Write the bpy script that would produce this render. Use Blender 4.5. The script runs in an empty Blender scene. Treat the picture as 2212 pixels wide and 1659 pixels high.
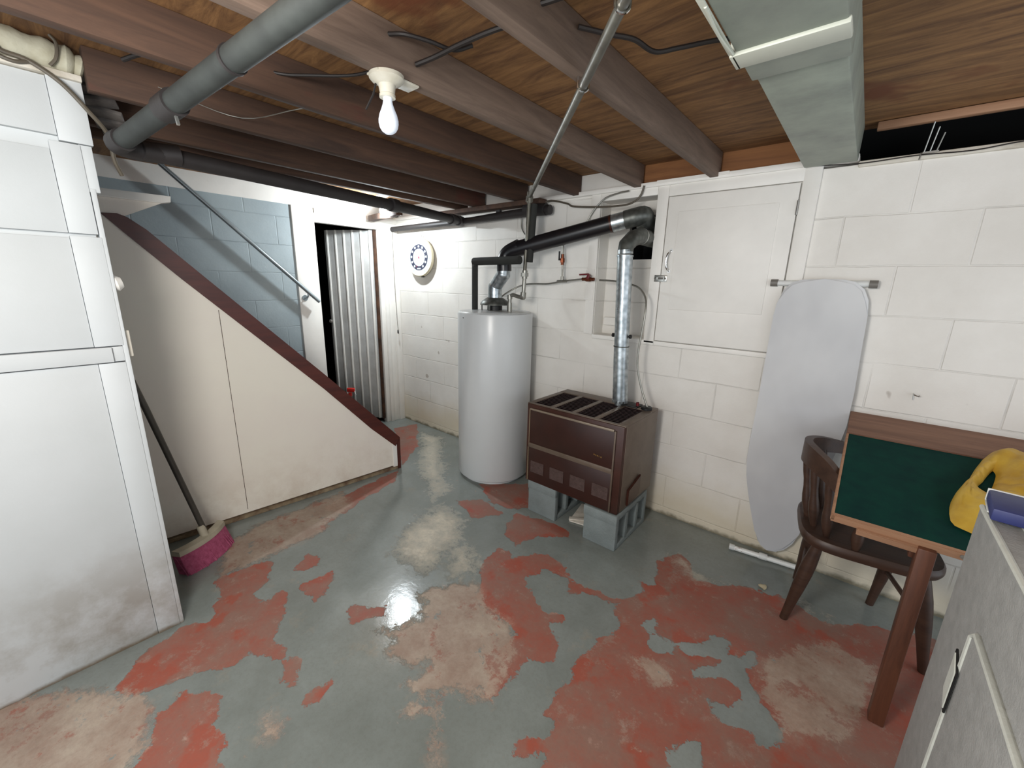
import bpy, bmesh, math, random
import numpy as np
from mathutils import Vector, Matrix, Euler
random.seed(7)
sc = bpy.context.scene
C = sc.collection

# ------------------------------------------------------------------ camera
cam_d = bpy.data.cameras.new('camera')
cam = bpy.data.objects.new('camera', cam_d); C.objects.link(cam)
F_PX = 884.27
cam_d.sensor_fit = 'HORIZONTAL'; cam_d.sensor_width = 36.0; cam_d.lens = F_PX / 2212 * 36
cam_d.clip_start = 0.02
yaw, pitch, roll = math.radians(40.017), math.radians(13.916), math.radians(1.3235)
fwd = Vector((-math.sin(yaw)*math.cos(pitch), math.cos(yaw)*math.cos(pitch), -math.sin(pitch)))
rt = Vector((math.cos(yaw), math.sin(yaw), 0)); up = rt.cross(fwd)
rt2 = rt*math.cos(roll) + up*math.sin(roll); up2 = -rt*math.sin(roll) + up*math.cos(roll)
M = Matrix(((rt2.x, up2.x, -fwd.x, 0), (rt2.y, up2.y, -fwd.y, 0), (rt2.z, up2.z, -fwd.z, 1.35), (0, 0, 0, 1)))
cam.matrix_world = M
sc.camera = cam

# ------------------------------------------------------------------ light and exposure
sc.view_settings.view_transform = 'Standard'; sc.view_settings.look = 'None'
sc.view_settings.gamma = 1.0; sc.view_settings.use_curve_mapping = False
sc.view_settings.exposure = 0.45
W = bpy.data.worlds.new('world'); sc.world = W; W.use_nodes = True
W.node_tree.nodes['Background'].inputs[0].default_value = (0.86, 0.93, 1.0, 1)
W.node_tree.nodes['Background'].inputs[1].default_value = 1.25

def lamp(name, loc, power, col, radius):
    d = bpy.data.lights.new(name, 'POINT'); d.energy = power; d.color = col; d.shadow_soft_size = radius
    o = bpy.data.objects.new(name, d); C.objects.link(o); o.location = loc; return o
lamp('far_bulb_light', (-2.96, 1.93, 1.83), 38, (0.86, 0.95, 1.0), 0.03)
lamp('rear_bulb_light', (-0.58, -0.32, 1.58), 58, (1.0, 0.97, 0.92), 0.20)
sc.cycles.max_bounces = 6
sc.cycles.sample_clamp_indirect = 4.0

# ------------------------------------------------------------------ materials
def lin(c):
    return tuple(((v/255)/12.92 if v/255 <= 0.04045 else ((v/255+0.055)/1.055)**2.4) for v in c) + (1,)
class NT:
    def __init__(s, name):
        s.m = bpy.data.materials.new(name); s.m.use_nodes = True; s.t = s.m.node_tree
        s.b = s.t.nodes['Principled BSDF']
        s.tc = s.t.nodes.new('ShaderNodeTexCoord').outputs['Object']
    def n(s, typ, **kw):
        x = s.t.nodes.new(typ)
        for k, v in kw.items(): setattr(x, k, v)
        return x
    def link(s, a, b): s.t.links.new(a, b)
    def noise(s, scale, detail=4, rough=0.6, vec=None, dist=0.0):
        x = s.n('ShaderNodeTexNoise'); x.inputs['Scale'].default_value = scale; x.inputs['Detail'].default_value = detail
        x.inputs['Roughness'].default_value = rough; x.inputs['Distortion'].default_value = dist
        s.link(vec if vec is not None else s.tc, x.inputs['Vector']); return x.outputs['Fac']
    def mapv(s, scale=(1, 1, 1), rot=(0, 0, 0), loc=(0, 0, 0)):
        x = s.n('ShaderNodeMapping'); x.inputs['Scale'].default_value = scale; x.inputs['Rotation'].default_value = rot
        x.inputs['Location'].default_value = loc
        s.link(s.tc, x.inputs['Vector']); return x.outputs['Vector']
    def ramp(s, fac, a, b, ca=(0, 0, 0, 1), cb=(1, 1, 1, 1)):
        x = s.n('ShaderNodeValToRGB'); e = x.color_ramp.elements
        e[0].position = a; e[1].position = b; e[0].color = ca; e[1].color = cb
        s.link(fac, x.inputs['Fac']); return x.outputs['Color']
    def mix(s, fac, a, b):
        x = s.n('ShaderNodeMix', data_type='RGBA')
        for inp, v in ((x.inputs[0], fac), (x.inputs[6], a), (x.inputs[7], b)):
            if hasattr(v, 'links'): s.link(v, inp)
            else: inp.default_value = v
        return x.outputs[2]
    def math(s, op, a, b=0.0, c=None):
        x = s.n('ShaderNodeMath', operation=op)
        for i, v in enumerate((a, b) if c is None else (a, b, c)):
            if hasattr(v, 'links'): s.link(v, x.inputs[i])
            else: x.inputs[i].default_value = v
        return x.outputs[0]
    def col(s, v):
        if hasattr(v, 'links'): s.link(v, s.b.inputs['Base Color'])
        else: s.b.inputs['Base Color'].default_value = v
    def bump(s, h, strength=0.3, dist=0.01, prev=None):
        x = s.n('ShaderNodeBump'); x.inputs['Strength'].default_value = strength; x.inputs['Distance'].default_value = dist
        s.link(h, x.inputs['Height'])
        if prev is not None: s.link(prev, x.inputs['Normal'])
        s.link(x.outputs['Normal'], s.b.inputs['Normal']); return x.outputs['Normal']
    def set(s, rough=0.5, metal=0.0, spec=0.5):
        s.b.inputs['Roughness'].default_value = rough; s.b.inputs['Metallic'].default_value = metal
        s.b.inputs['Specular IOR Level'].default_value = spec; return s.m

def simple(name, c, rough=0.5, metal=0.0, var=0.12, scale=8, bump=0.0, bscale=60, spec=0.5, c2=None, lo=0.35, hi=0.7):
    """base colour with a noise-driven second tone and a fine bump"""
    t = NT(name); a = lin(c)
    b = lin(c2) if c2 else tuple(max(0, v*(1-var*2)) for v in a[:3]) + (1,)
    t.col(t.ramp(t.noise(scale, 5), lo, hi, a, b))
    if bump: t.bump(t.noise(bscale, 3), bump, 0.004)
    return t.set(rough, metal, spec)

def grain(name, c, c2, axis=1, scale=6, rough=0.7, stretch=0.08, c3=None, amt=0.5, bump=0.15):
    """wood grain running along an axis, with an optional stain colour"""
    t = NT(name); s = [1, 1, 1]; s[axis] = stretch
    v = t.mapv(tuple(s)); f = t.noise(scale*4, 6, 0.7, v, 0.6)
    k = t.ramp(f, 0.35, 0.68, lin(c), lin(c2))
    if c3:
        k = t.mix(t.ramp(t.noise(scale*0.5, 5, 0.65, t.mapv(tuple(s if i != axis else 0.4 for i, s in enumerate(s)))), 1-amt, 1-amt+0.12), k, lin(c3))
    t.col(k); t.bump(f, bump, 0.004)
    return t.set(rough)

MT = {}
# painted block wall, x-z bricks
def block_mat(name, paint, paint2, joint, stain=None, plane='xz', off=(0, 0), joint_amt=0.35, shade_noise=None):
    t = NT(name)
    sep = t.n('ShaderNodeSeparateXYZ'); t.link(t.tc, sep.inputs[0])
    com = t.n('ShaderNodeCombineXYZ')
    u = sep.outputs[0] if plane == 'xz' else sep.outputs[1]
    wob = t.noise(7, 3); 
    t.link(t.math('ADD', u, off[0]), com.inputs[0])
    t.link(t.math('ADD', t.math('ADD', sep.outputs[2], off[1]), t.math('MULTIPLY', t.math('SUBTRACT', wob, 0.5), 0.012)), com.inputs[1])
    br = t.n('ShaderNodeTexBrick'); br.offset = 0.5
    br.inputs['Scale'].default_value = 1.0; br.inputs['Mortar Size'].default_value = 0.0045; br.inputs['Mortar Smooth'].default_value = 0.6
    br.inputs['Brick Width'].default_value = 0.4; br.inputs['Row Height'].default_value = 0.2; br.inputs['Bias'].default_value = 0
    t.link(com.outputs[0], br.inputs['Vector'])
    base = t.ramp(t.noise(2.2, 6), 0.38, 0.66, lin(paint), lin(paint2))
    jm = t.math('MULTIPLY', t.math('MULTIPLY', br.outputs['Fac'], t.ramp(t.noise(3.1, 4), 0.42, 0.66)), joint_amt)
    k = t.mix(jm, base, lin(joint))
    if stain:
        h = t.math('ADD', sep.outputs[2], t.math('MULTIPLY', t.math('SUBTRACT', t.noise(3.0, 5), 0.5), 0.30))
        f = t.math('MULTIPLY', t.ramp(h, 0.10, 0.34, (1, 1, 1, 1), (0, 0, 0, 1)), 0.62)
        k = t.mix(f, k, lin(stain))
        h2 = t.math('ADD', sep.outputs[2], t.math('MULTIPLY', t.math('SUBTRACT', t.noise(14, 5), 0.5), 0.07))
        k = t.mix(t.math('MULTIPLY', t.ramp(h2, 0.005, 0.028, (1, 1, 1, 1), (0, 0, 0, 1)), 0.8), k, lin((92, 86, 62)))
    sp = t.ramp(t.noise(9, 2, 0.4), 0.745, 0.765)
    k = t.mix(t.math('MULTIPLY', sp, 0.5), k, lin((120, 100, 80)))
    t.col(k)
    n1 = t.bump(t.math('MULTIPLY', t.math('MULTIPLY', br.outputs['Fac'], t.ramp(t.noise(1.7, 3), 0.40, 0.62)), -1.0), 0.55, 0.006)
    t.bump(t.noise(55, 5, 0.7), 0.28, 0.003, n1)
    t.set(0.62); return t.m
MT['block'] = block_mat('painted_white_block', (234, 231, 225), (222, 218, 211), (150, 146, 138), stain=(205, 190, 158), off=(0.33, 0.15))
MT['blue'] = block_mat('painted_blue_block', (160, 172, 176), (144, 156, 161), (116, 128, 133), plane='yz', off=(0.1, 0.02), joint_amt=0.25)

def panel_mat(name, c, c2, stain, stain_h=(0.0, 0.5), amt=0.5, rough=0.55):
    t = NT(name)
    sep = t.n('ShaderNodeSeparateXYZ'); t.link(t.tc, sep.inputs[0])
    k = t.ramp(t.noise(1.6, 5), 0.38, 0.68, lin(c), lin(c2))
    z = t.math('ADD', sep.outputs[2], t.math('MULTIPLY', t.math('SUBTRACT', t.noise(3.5, 5), 0.5), 0.35))
    f = t.math('MULTIPLY', t.ramp(z, stain_h[0], stain_h[1], (1, 1, 1, 1), (0, 0, 0, 1)), t.ramp(t.noise(4.0, 6, 0.7), 0.42, 0.62))
    k = t.mix(t.math('MULTIPLY', f, amt), k, lin(stain))
    z2 = t.math('ADD', sep.outputs[2], t.math('MULTIPLY', t.math('SUBTRACT', t.noise(16, 5), 0.5), 0.04))
    k = t.mix(t.math('MULTIPLY', t.ramp(z2, 0.004, 0.018, (1, 1, 1, 1), (0, 0, 0, 1)), 0.85), k, lin((108, 88, 62)))
    t.col(k); t.bump(t.noise(90, 3), 0.08, 0.003)
    return t.set(rough)
MT['leftwall'] = panel_mat('painted_white_panel', (198, 202, 204), (190, 194, 195), (140, 132, 120), (0.12, 0.46), 0.65)
MT['stairpanel'] = panel_mat('painted_cream_panel', (238, 232, 219), (234, 225, 215), (198, 178, 158), (0.0, 0.4), 0.5)
MT['white_trim'] = simple('white_painted_trim', (238, 235, 229), 0.5, var=0.04, scale=5, bump=0.1, bscale=40)
MT['white_dirty'] = simple('dirty_white_paint', (214, 208, 196), 0.6, scale=9, bump=0.2, c2=(166, 156, 138), lo=0.5, hi=0.75)
MT['stringer'] = grain('dark_red_stringer_paint', (88, 38, 28), (66, 26, 20), 1, 5, 0.42)
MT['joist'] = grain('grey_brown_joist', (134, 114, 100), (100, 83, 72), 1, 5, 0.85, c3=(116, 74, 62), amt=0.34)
MT['joist_dark'] = grain('dark_brown_joist', (88, 64, 50), (60, 44, 36), 1, 5, 0.85, c3=(96, 46, 38), amt=0.38)  # darker wood also stands in for shade on a far joist and the ledger
MT['rim'] = grain('orange_brown_rim_wood', (150, 102, 62), (118, 76, 46), 0, 5, 0.8)
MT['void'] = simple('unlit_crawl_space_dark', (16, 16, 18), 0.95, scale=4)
MT['darkroom'] = simple('unlit_room_dark', (34, 31, 29), 0.95, scale=6)  # near-black walls stand in for the lack of light in this room
def subfloor():
    t = NT('plywood_subfloor')
    v = t.mapv((0.35, 2.6, 1), (0, 0, math.radians(-14)))
    f = t.noise(6, 7, 0.72, v, 1.4)
    k = t.ramp(f, 0.34, 0.66, lin((150, 110, 68)), lin((88, 58, 34)))
    k = t.mix(t.ramp(t.noise(2.3, 4), 0.62, 0.70), k, lin((104, 58, 30)))
    sep = t.n('ShaderNodeSeparateXYZ'); t.link(t.tc, sep.inputs[0])
    t.col(k); t.bump(f, 0.3, 0.004); return t.set(0.8)
MT['subfloor'] = subfloor()
def galv(name, c, c2, rough=0.35, scale=30, metal=0.85):
    t = NT(name); vo = t.n('ShaderNodeTexVoronoi'); vo.inputs['Scale'].default_value = scale
    t.link(t.tc, vo.inputs['Vector'])
    f = t.math('ADD', t.math('MULTIPLY', vo.outputs['Distance'], 0.6), t.math('MULTIPLY', t.noise(12, 5), 0.6))
    t.col(t.ramp(f, 0.3, 0.8, lin(c), lin(c2)))
    rr = t.math('ADD', t.math('MULTIPLY', t.noise(10, 4), 0.3), rough-0.12); t.link(rr, t.b.inputs['Roughness'])
    m = t.set(rough, metal); t.link(rr, t.b.inputs['Roughness']); return m
MT['galv'] = galv('galvanised_steel', (206, 212, 214), (150, 158, 162), 0.28, 40)
MT['galv_dull'] = galv('dull_galvanised_steel', (112, 114, 110), (84, 86, 82), 0.42, 40, 0.7)
MT['duct'] = simple('grey_sheet_metal', (158, 166, 154), 0.5, 0.25, scale=7, c2=(132, 138, 130), bump=0.05)
MT['duct_seam'] = simple('pale_duct_flange', (206, 208, 194), 0.5, 0.1, scale=7, var=0.05)
MT['steel'] = simple('bright_steel', (190, 190, 186), 0.3, 0.9, scale=20)
MT['chrome'] = simple('chrome', (225, 225, 225), 0.12, 1.0, var=0.03)
MT['conduit'] = simple('grey_gas_pipe', (116, 114, 104), 0.45, 0.5, scale=14, c2=(88, 84, 76))
MT['black_pipe'] = simple('black_flue_paint', (20, 20, 24), 0.32, 0.0, scale=12, c2=(30, 26, 28))
MT['foam'] = simple('black_foam_insulation', (44, 45, 42), 0.85, scale=20, bump=0.2)
MT['drain'] = simple('dark_grey_drain_pipe', (54, 58, 56), 0.65, scale=10, c2=(40, 43, 42), bump=0.1)
MT['drain_dark'] = simple('dark_cast_iron', (46, 42, 42), 0.55, scale=12, bump=0.15)
MT['tank'] = simple('grey_enamel_tank', (204, 207, 208), 0.28, 0.0, scale=2, var=0.03)
MT['tank_top'] = simple('pale_tank_lid', (196, 198, 198), 0.3, 0.0, scale=3, var=0.05)
MT['brown'] = simple('dark_brown_enamel', (66, 34, 24), 0.34, 0.1, scale=12, c2=(54, 26, 18))
MT['brown_panel'] = simple('dark_brown_front_panel', (52, 24, 17), 0.38, 0.0, scale=12, c2=(44, 20, 14))
MT['taupe'] = simple('taupe_heater_trim', (112, 98, 86), 0.42, 0.3, scale=12, c2=(98, 84, 72))
MT['vent_dark'] = simple('dark_grille_mesh', (36, 20, 22), 0.7, scale=60, c2=(52, 30, 30))
MT['vent_low'] = simple('lower_vent_mesh', (84, 66, 62), 0.6, scale=60, c2=(68, 50, 46))
MT['brass'] = simple('brass', (176, 140, 90), 0.3, 0.9)
MT['copper'] = simple('copper_fitting', (120, 66, 44), 0.4, 0.8)
MT['tube'] = simple('steel_gas_tube', (158, 156, 148), 0.3, 0.7, scale=20)
MT['cable'] = simple('grey_cable', (92, 84, 72), 0.5, scale=20)
MT['cable_black'] = simple('black_cable', (34, 28, 26), 0.6, scale=20)
MT['red'] = simple('dark_red_plastic', (108, 28, 32), 0.4)
MT['bright_red'] = simple('bright_red_plastic', (220, 50, 40), 0.4)
MT['black'] = simple('black_plastic', (20, 20, 20), 0.5)
MT['cinder'] = simple('blue_grey_painted_cinder_block', (132, 142, 142), 0.9, scale=5, bump=0.7, bscale=120, c2=(112, 120, 120))
MT['ironing'] = None
t = NT('silver_grey_ironing_cover')
k = t.ramp(t.noise(2.2, 4, 0.5, t.mapv((1, 1, 0.6), (0, 0.6, 0))), 0.36, 0.66, lin((212, 213, 214)), lin((186, 187, 190)))
t.col(k); t.bump(t.noise(5, 3, 0.5, t.mapv((1, 1, 0.5), (0, 0.5, 0))), 0.6, 0.02); MT['ironing'] = t.set(0.6, 0.0)
MT['greycap'] = simple('grey_plastic_cap', (120, 116, 110), 0.5)
MT['white_rust'] = simple('white_paint_with_rust', (232, 234, 232), 0.4, 0.1, scale=22, c2=(120, 66, 34), lo=0.60, hi=0.68)
MT['white_metal'] = simple('white_enamel', (228, 230, 228), 0.4)
MT['chair'] = grain('dark_brown_chair_wood', (72, 50, 38), (52, 34, 26), 0, 7, 0.45)
MT['table'] = grain('reddish_brown_table_wood', (140, 104, 84), (106, 74, 58), 0, 6, 0.6, bump=0.1)
MT['table_leg'] = grain('reddish_table_leg_wood', (104, 62, 42), (74, 42, 28), 2, 7, 0.5)
MT['table_raw'] = grain('raw_edge_wood', (176, 136, 106), (148, 108, 82), 0, 7, 0.7)
MT['green'] = simple('dark_green_board', (10, 58, 50), 0.85, scale=16, c2=(8, 46, 44), bump=0.05, spec=0.15)
MT['plastic'] = simple('grey_moulded_plastic', (168, 168, 166), 0.62, scale=30, bump=0.45, bscale=170, c2=(152, 152, 150))
MT['groove'] = simple('pale_plastic_edge_highlight', (206, 208, 200), 0.5, scale=30, bump=0.2, bscale=170, var=0.05)  # paler than the cabinet body: edge highlights put into the colour
MT['yellow'] = simple('yellow_plastic_bag', (212, 176, 70), 0.5, scale=7, bump=0.9, bscale=16, c2=(178, 136, 40))
MT['bluepack'] = simple('blue_box_printing', (56, 66, 122), 0.5, scale=7, c2=(40, 46, 100))
MT['whitepack'] = simple('white_paper', (224, 226, 222), 0.6, var=0.03)
MT['purple'] = simple('purple_printed_wrapper', (120, 50, 120), 0.5, scale=30, c2=(176, 90, 90), lo=0.45, hi=0.55)
MT['bristle'] = simple('pink_broom_bristles', (172, 84, 118), 0.8, scale=60, bump=0.8, bscale=200, c2=(142, 56, 88))
MT['broomhead'] = simple('cream_broom_block', (186, 178, 158), 0.6, scale=12)
MT['handle_grey'] = simple('dark_grey_metal_handle', (84, 80, 74), 0.45, 0.4, scale=14)
MT['rail'] = simple('grey_handrail_tube', (150, 160, 164), 0.35, 0.6)
MT['fibre'] = simple('grey_fibre_insulation_wrap', (186, 184, 166), 0.95, scale=14, bump=0.9, bscale=30, c2=(158, 152, 130))
MT['doorwhite'] = simple('grey_white_board_door', (188, 188, 186), 0.55, scale=9, bump=0.25, bscale=50, c2=(170, 169, 166))
MT['rust_wood'] = simple('bare_brown_wood', (86, 56, 38), 0.85, scale=14, c2=(44, 30, 22))
MT['porcelain'] = simple('white_porcelain', (226, 222, 208), 0.25, scale=14, c2=(206, 198, 176))
MT['dial_white'] = simple('white_dial_face', (226, 234, 240), 0.35, var=0.01)
MT['dial_black'] = simple('black_dial_ring', (52, 54, 70), 0.4, var=0.03)
MT['dial_rim'] = simple('cream_dial_rim', (214, 204, 176), 0.35, var=0.03)
MT['dial_mark'] = simple('pale_blue_dial_marks', (150, 172, 186), 0.5, var=0.02)
MT['pinkred'] = simple('red_pointer', (196, 92, 110), 0.4)
def emit(name, c, s, base=(230, 235, 240)):
    t = NT(name); t.col(lin(base)); t.b.inputs['Emission Color'].default_value = lin(c); t.b.inputs['Emission Strength'].default_value = s
    return t.set(0.3)
MT['bulb_near'] = emit('frosted_bulb_glow', (205, 220, 246), 0.22)  # weak emission makes this bulb look pale; no lamp burns in it
MT['bulb_far'] = emit('bright_bulb_glow', (240, 248, 255), 40.0)
t = NT('clear_spray_bottle'); t.col(lin((150, 152, 150))); t.b.inputs['Transmission Weight'].default_value = 0.5; MT['bottle'] = t.set(0.2)

# ------------------------------------------------------------------ mesh helpers
def link(name, bm, m, parent=None, sharp=38, smooth=True):
    bmesh.ops.recalc_face_normals(bm, faces=bm.faces)
    if smooth:
        for f in bm.faces: f.smooth = True
        for e in bm.edges:
            if len(e.link_faces) == 2 and e.calc_face_angle(0) > math.radians(sharp): e.smooth = False
    me = bpy.data.meshes.new(name); bm.to_mesh(me); bm.free()
    o = bpy.data.objects.new(name, me); C.objects.link(o)
    if m is not None: me.materials.append(MT[m] if isinstance(m, str) else m)
    if parent is not None: o.parent = parent; o.matrix_parent_inverse = parent.matrix_basis.inverted()
    return o
def B(): return bmesh.new()
def box(bm, a, b, bev=0.0, seg=2, mat=None):
    a, b = Vector(a), Vector(b); c = (a+b)/2; s = b-a
    r = bmesh.ops.create_cube(bm, size=1.0)
    vs = r['verts']
    for v in vs:
        v.co = Vector((v.co.x*abs(s.x), v.co.y*abs(s.y), v.co.z*abs(s.z)))
    if bev:
        es = list({e for v in vs for e in v.link_edges})
        rr = bmesh.ops.bevel(bm, geom=es, offset=bev, segments=seg, affect='EDGES', profile=0.5)
        vs = list(set(rr['verts']) | {v for v in vs if v.is_valid})
    for v in vs:
        v.co = (mat @ v.co if mat else v.co) + c
    return vs
def obox(bm, c, ux, uy, size, bev=0.0, seg=2):
    """box centred at c with local x along ux and y near uy"""
    ux = Vector(ux).normalized(); uz = ux.cross(Vector(uy)).normalized(); uy = uz.cross(ux)
    m = Matrix((ux, uy, uz)).transposed()
    s = Vector(size)/2
    return box(bm, Vector(c)-s, Vector(c)+s, bev, seg, m)
def frame(d):
    d = Vector(d).normalized(); h = Vector((0, 0, 1)) if abs(d.z) < 0.9 else Vector((1, 0, 0))
    u = d.cross(h).normalized(); return u, d.cross(u).normalized()
def tube(bm, pts, r, seg=14, caps=True, radii=None, flat=1.0):
    pts = [Vector(p) for p in pts]; n = len(pts); rings = []
    u = None
    for i, p in enumerate(pts):
        d = (pts[min(i+1, n-1)] - pts[max(i-1, 0)]).normalized()
        if u is None: u, w = frame(d)
        else:
            u = (u - d*u.dot(d)).normalized(); w = d.cross(u)
        w = d.cross(u)
        k = (radii[i] if radii else r)
        rings.append([bm.verts.new(p + (u*math.cos(a)*flat + w*math.sin(a))*k) for a in [2*math.pi*j/seg for j in range(seg)]])
    for a, b in zip(rings, rings[1:]):
        for j in range(seg): bm.faces.new((a[j], a[(j+1) % seg], b[(j+1) % seg], b[j]))
    if caps: bm.faces.new(rings[0]); bm.faces.new(list(reversed(rings[-1])))
def spline(pts, k=6):
    P = [Vector(p) for p in pts]; P = [2*P[0]-P[1]] + P + [2*P[-1]-P[-2]]; out = []
    for i in range(1, len(P)-2):
        for j in range(k):
            t = j/k; a, b, c, d = P[i-1:i+3]
            out.append(0.5*((2*b) + (c-a)*t + (2*a-5*b+4*c-d)*t*t + (3*b-a-3*c+d)*t**3))
    out.append(P[-2]); return out
def lathe(bm, prof, c=(0, 0, 0), axis=(0, 0, 1), seg=48, cap=True):
    c = Vector(c); ax = Vector(axis).normalized(); u, w = frame(ax); rings = []
    for r, z in prof:
        rings.append([bm.verts.new(c + ax*z + (u*math.cos(2*math.pi*j/seg) + w*math.sin(2*math.pi*j/seg))*max(r, 1e-5)) for j in range(seg)])
    for a, b in zip(rings, rings[1:]):
        for j in range(seg): bm.faces.new((a[j], a[(j+1) % seg], b[(j+1) % seg], b[j]))
    if cap: bm.faces.new(rings[0]); bm.faces.new(list(reversed(rings[-1])))
def prism(bm, pts, vec, bev=0.0):
    """pts: closed 3D polygon, extruded by vec"""
    v = Vector(vec); a = [bm.verts.new(Vector(p)) for p in pts]; b = [bm.verts.new(Vector(p)+v) for p in pts]; n = len(a)
    fs = [bm.faces.new(a), bm.faces.new(list(reversed(b)))]
    for i in range(n): bm.faces.new((a[i], b[i], b[(i+1) % n], a[(i+1) % n]))
    if bev:
        es = {e for f in fs for e in f.edges}
        bmesh.ops.bevel(bm, geom=list(es), offset=bev, segments=2, affect='EDGES')
def tag(o, label, cat, group=None, kind=None):
    o['label'] = label; o['category'] = cat
    if group: o['group'] = group
    if kind: o['kind'] = kind
    return o
def empty(name, loc, label, cat, group=None):
    o = bpy.data.objects.new(name, None); C.objects.link(o); o.location = loc; o.empty_display_size = 0.05
    return tag(o, label, cat, group)
def struct(name, bm, m, label=None, parent=None, smooth=True):
    o = link(name, bm, m, parent, smooth=smooth)
    if parent is None:
        o['kind'] = 'structure'
        if label: o['label'] = label; o['category'] = name.split('_')[0]
    return o

# ================================================================== SETTING
YW = 2.3175      # face of the block wall behind the heater
XF = -3.366      # face of the far wall with the door
XL = -1.863      # face of the panelled wall at the left
ZJ = 1.87        # underside of joists
ZS = 1.985       # underside of the subfloor

# ---- floor: worn paint, mask stored on a fine grid
RED=[[(-2.063,0.368),(-2.018,0.583),(-1.976,0.588),(-1.86,0.518),(-1.82,0.442),(-1.74,0.46),(-1.754,0.527),(-1.736,0.543),(-1.612,0.499),(-1.561,0.453),(-1.512,0.411),(-1.427,0.426),(-1.402,0.399),(-1.479,0.341),(-1.521,0.333),(-1.496,0.281),(-1.532,0.213),(-1.574,0.15),(-1.609,0.034),(-1.688,-0.035),(-1.813,0.103),(-1.842,0.2),(-1.8,0.258),(-1.814,0.293),(-1.918,0.336)],[(-1.52,0.139),(-1.447,0.198),(-1.376,0.199),(-1.319,0.172),(-1.246,0.182),(-1.185,0.153),(-1.117,0.124),(-1.322,-0.055),(-1.383,0.011),(-1.483,0.066)],[(-1.859,0.627),(-1.926,0.724),(-1.861,0.763),(-1.801,0.723),(-1.811,0.662)],[(-1.741,0.6),(-1.706,0.701),(-1.729,0.752),(-1.638,0.7),(-1.588,0.65),(-1.574,0.597),(-1.631,0.593)],[(-1.439,0.66),(-1.445,0.695),(-1.336,0.792),(-1.295,0.755),(-1.357,0.646),(-1.4,0.646)],[(-1.315,0.359),(-1.381,0.395),(-1.391,0.412),(-1.345,0.447),(-1.279,0.413),(-1.251,0.386),(-1.302,0.352)],[(-1.169,0.381),(-1.193,0.422),(-1.19,0.469),(-1.175,0.494),(-1.168,0.466),(-1.15,0.418),(-1.155,0.387)],[(-1.218,1.249),(-1.261,1.432),(-1.133,1.395),(-1.092,1.457),(-1.041,1.527),(-0.944,1.532),(-0.901,1.516),(-0.867,1.488),(-0.797,1.454),(-0.69,1.491),(-0.668,1.472),(-0.568,1.495),(-0.606,1.461),(-0.683,1.436),(-0.745,1.43),(-0.792,1.38),(-0.849,1.449),(-0.978,1.428),(-0.952,1.386),(-1.01,1.317),(-0.943,1.284),(-0.868,1.238),(-0.808,1.223),(-0.742,1.248),(-0.719,1.226),(-0.758,1.186),(-0.751,1.16),(-0.695,1.15),(-0.668,1.104),(-0.653,1.051),(-0.695,1.007),(-0.73,0.997),(-0.72,0.918),(-0.725,0.886),(-0.73,0.83),(-0.726,0.791),(-0.76,0.782),(-0.77,0.839),(-0.819,0.867),(-0.833,0.958),(-0.835,1.041),(-0.907,1.068),(-1.045,1.045),(-1.095,1.109)],[(-0.6,1.453),(-0.56,1.556),(-0.559,1.627),(-0.589,1.659),(-0.522,1.675),(-0.523,1.718),(-0.571,1.819),(-0.589,1.889),(-0.56,1.881),(-0.542,1.951),(-0.507,2.0),(-0.473,1.976),(-0.433,1.927),(-0.387,1.855),(-0.316,1.873),(-0.181,1.979),(-0.144,1.969),(-0.039,2.021),(0.003,1.991),(0.054,1.961),(0.113,1.964),(0.275,2.074),(0.442,2.144),(0.567,2.058),(0.489,1.511),(-0.445,0.696),(-0.495,0.773),(-0.557,0.713),(-0.578,0.762),(-0.519,0.814),(-0.53,0.837),(-0.506,0.878),(-0.519,0.888),(-0.565,0.868),(-0.578,0.924),(-0.575,0.981),(-0.559,1.021),(-0.582,1.079),(-0.572,1.134),(-0.558,1.186),(-0.579,1.238),(-0.558,1.267),(-0.542,1.292),(-0.54,1.349),(-0.569,1.393)],[(-1.814,1.833),(-1.556,2.072),(-1.37,1.834),(-1.448,1.726),(-1.588,1.709)],[(-1.77,1.58),(-1.659,1.698),(-1.435,1.668),(-1.543,1.502)],[(-1.306,1.502),(-1.39,1.723),(-1.152,1.794),(-1.039,1.774),(-1.024,1.719),(-1.151,1.614),(-1.189,1.481)],[(-3.17,2.064),(-3.121,2.291),(-2.68,1.984),(-2.439,1.651)],[(-2.323,1.056),(-2.398,1.582),(-2.252,1.474),(-2.212,1.212),(-2.142,1.021),(-2.271,0.972)]]
HOLE=[[(-0.471,1.422),(-0.442,1.494),(-0.413,1.473),(-0.419,1.434),(-0.347,1.423),(-0.33,1.377),(-0.4,1.335),(-0.425,1.396)],[(-0.319,1.437),(-0.239,1.508),(-0.24,1.56),(-0.197,1.588),(-0.173,1.566),(-0.157,1.521),(-0.131,1.534),(-0.096,1.594),(-0.073,1.528),(-0.094,1.465),(-0.069,1.419),(-0.028,1.385),(0.018,1.338),(0.034,1.319),(0.014,1.243),(-0.011,1.228),(-0.043,1.251),(-0.072,1.253),(-0.11,1.226),(-0.144,1.238),(-0.178,1.268),(-0.151,1.288),(-0.096,1.295),(-0.091,1.344),(-0.107,1.394),(-0.145,1.394),(-0.208,1.356),(-0.234,1.324),(-0.258,1.347),(-0.197,1.419),(-0.188,1.455),(-0.218,1.457),(-0.286,1.416)],[(-0.215,0.995),(-0.208,1.074),(-0.183,1.108),(-0.148,1.126),(-0.125,1.028),(-0.202,0.96)]]
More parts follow.
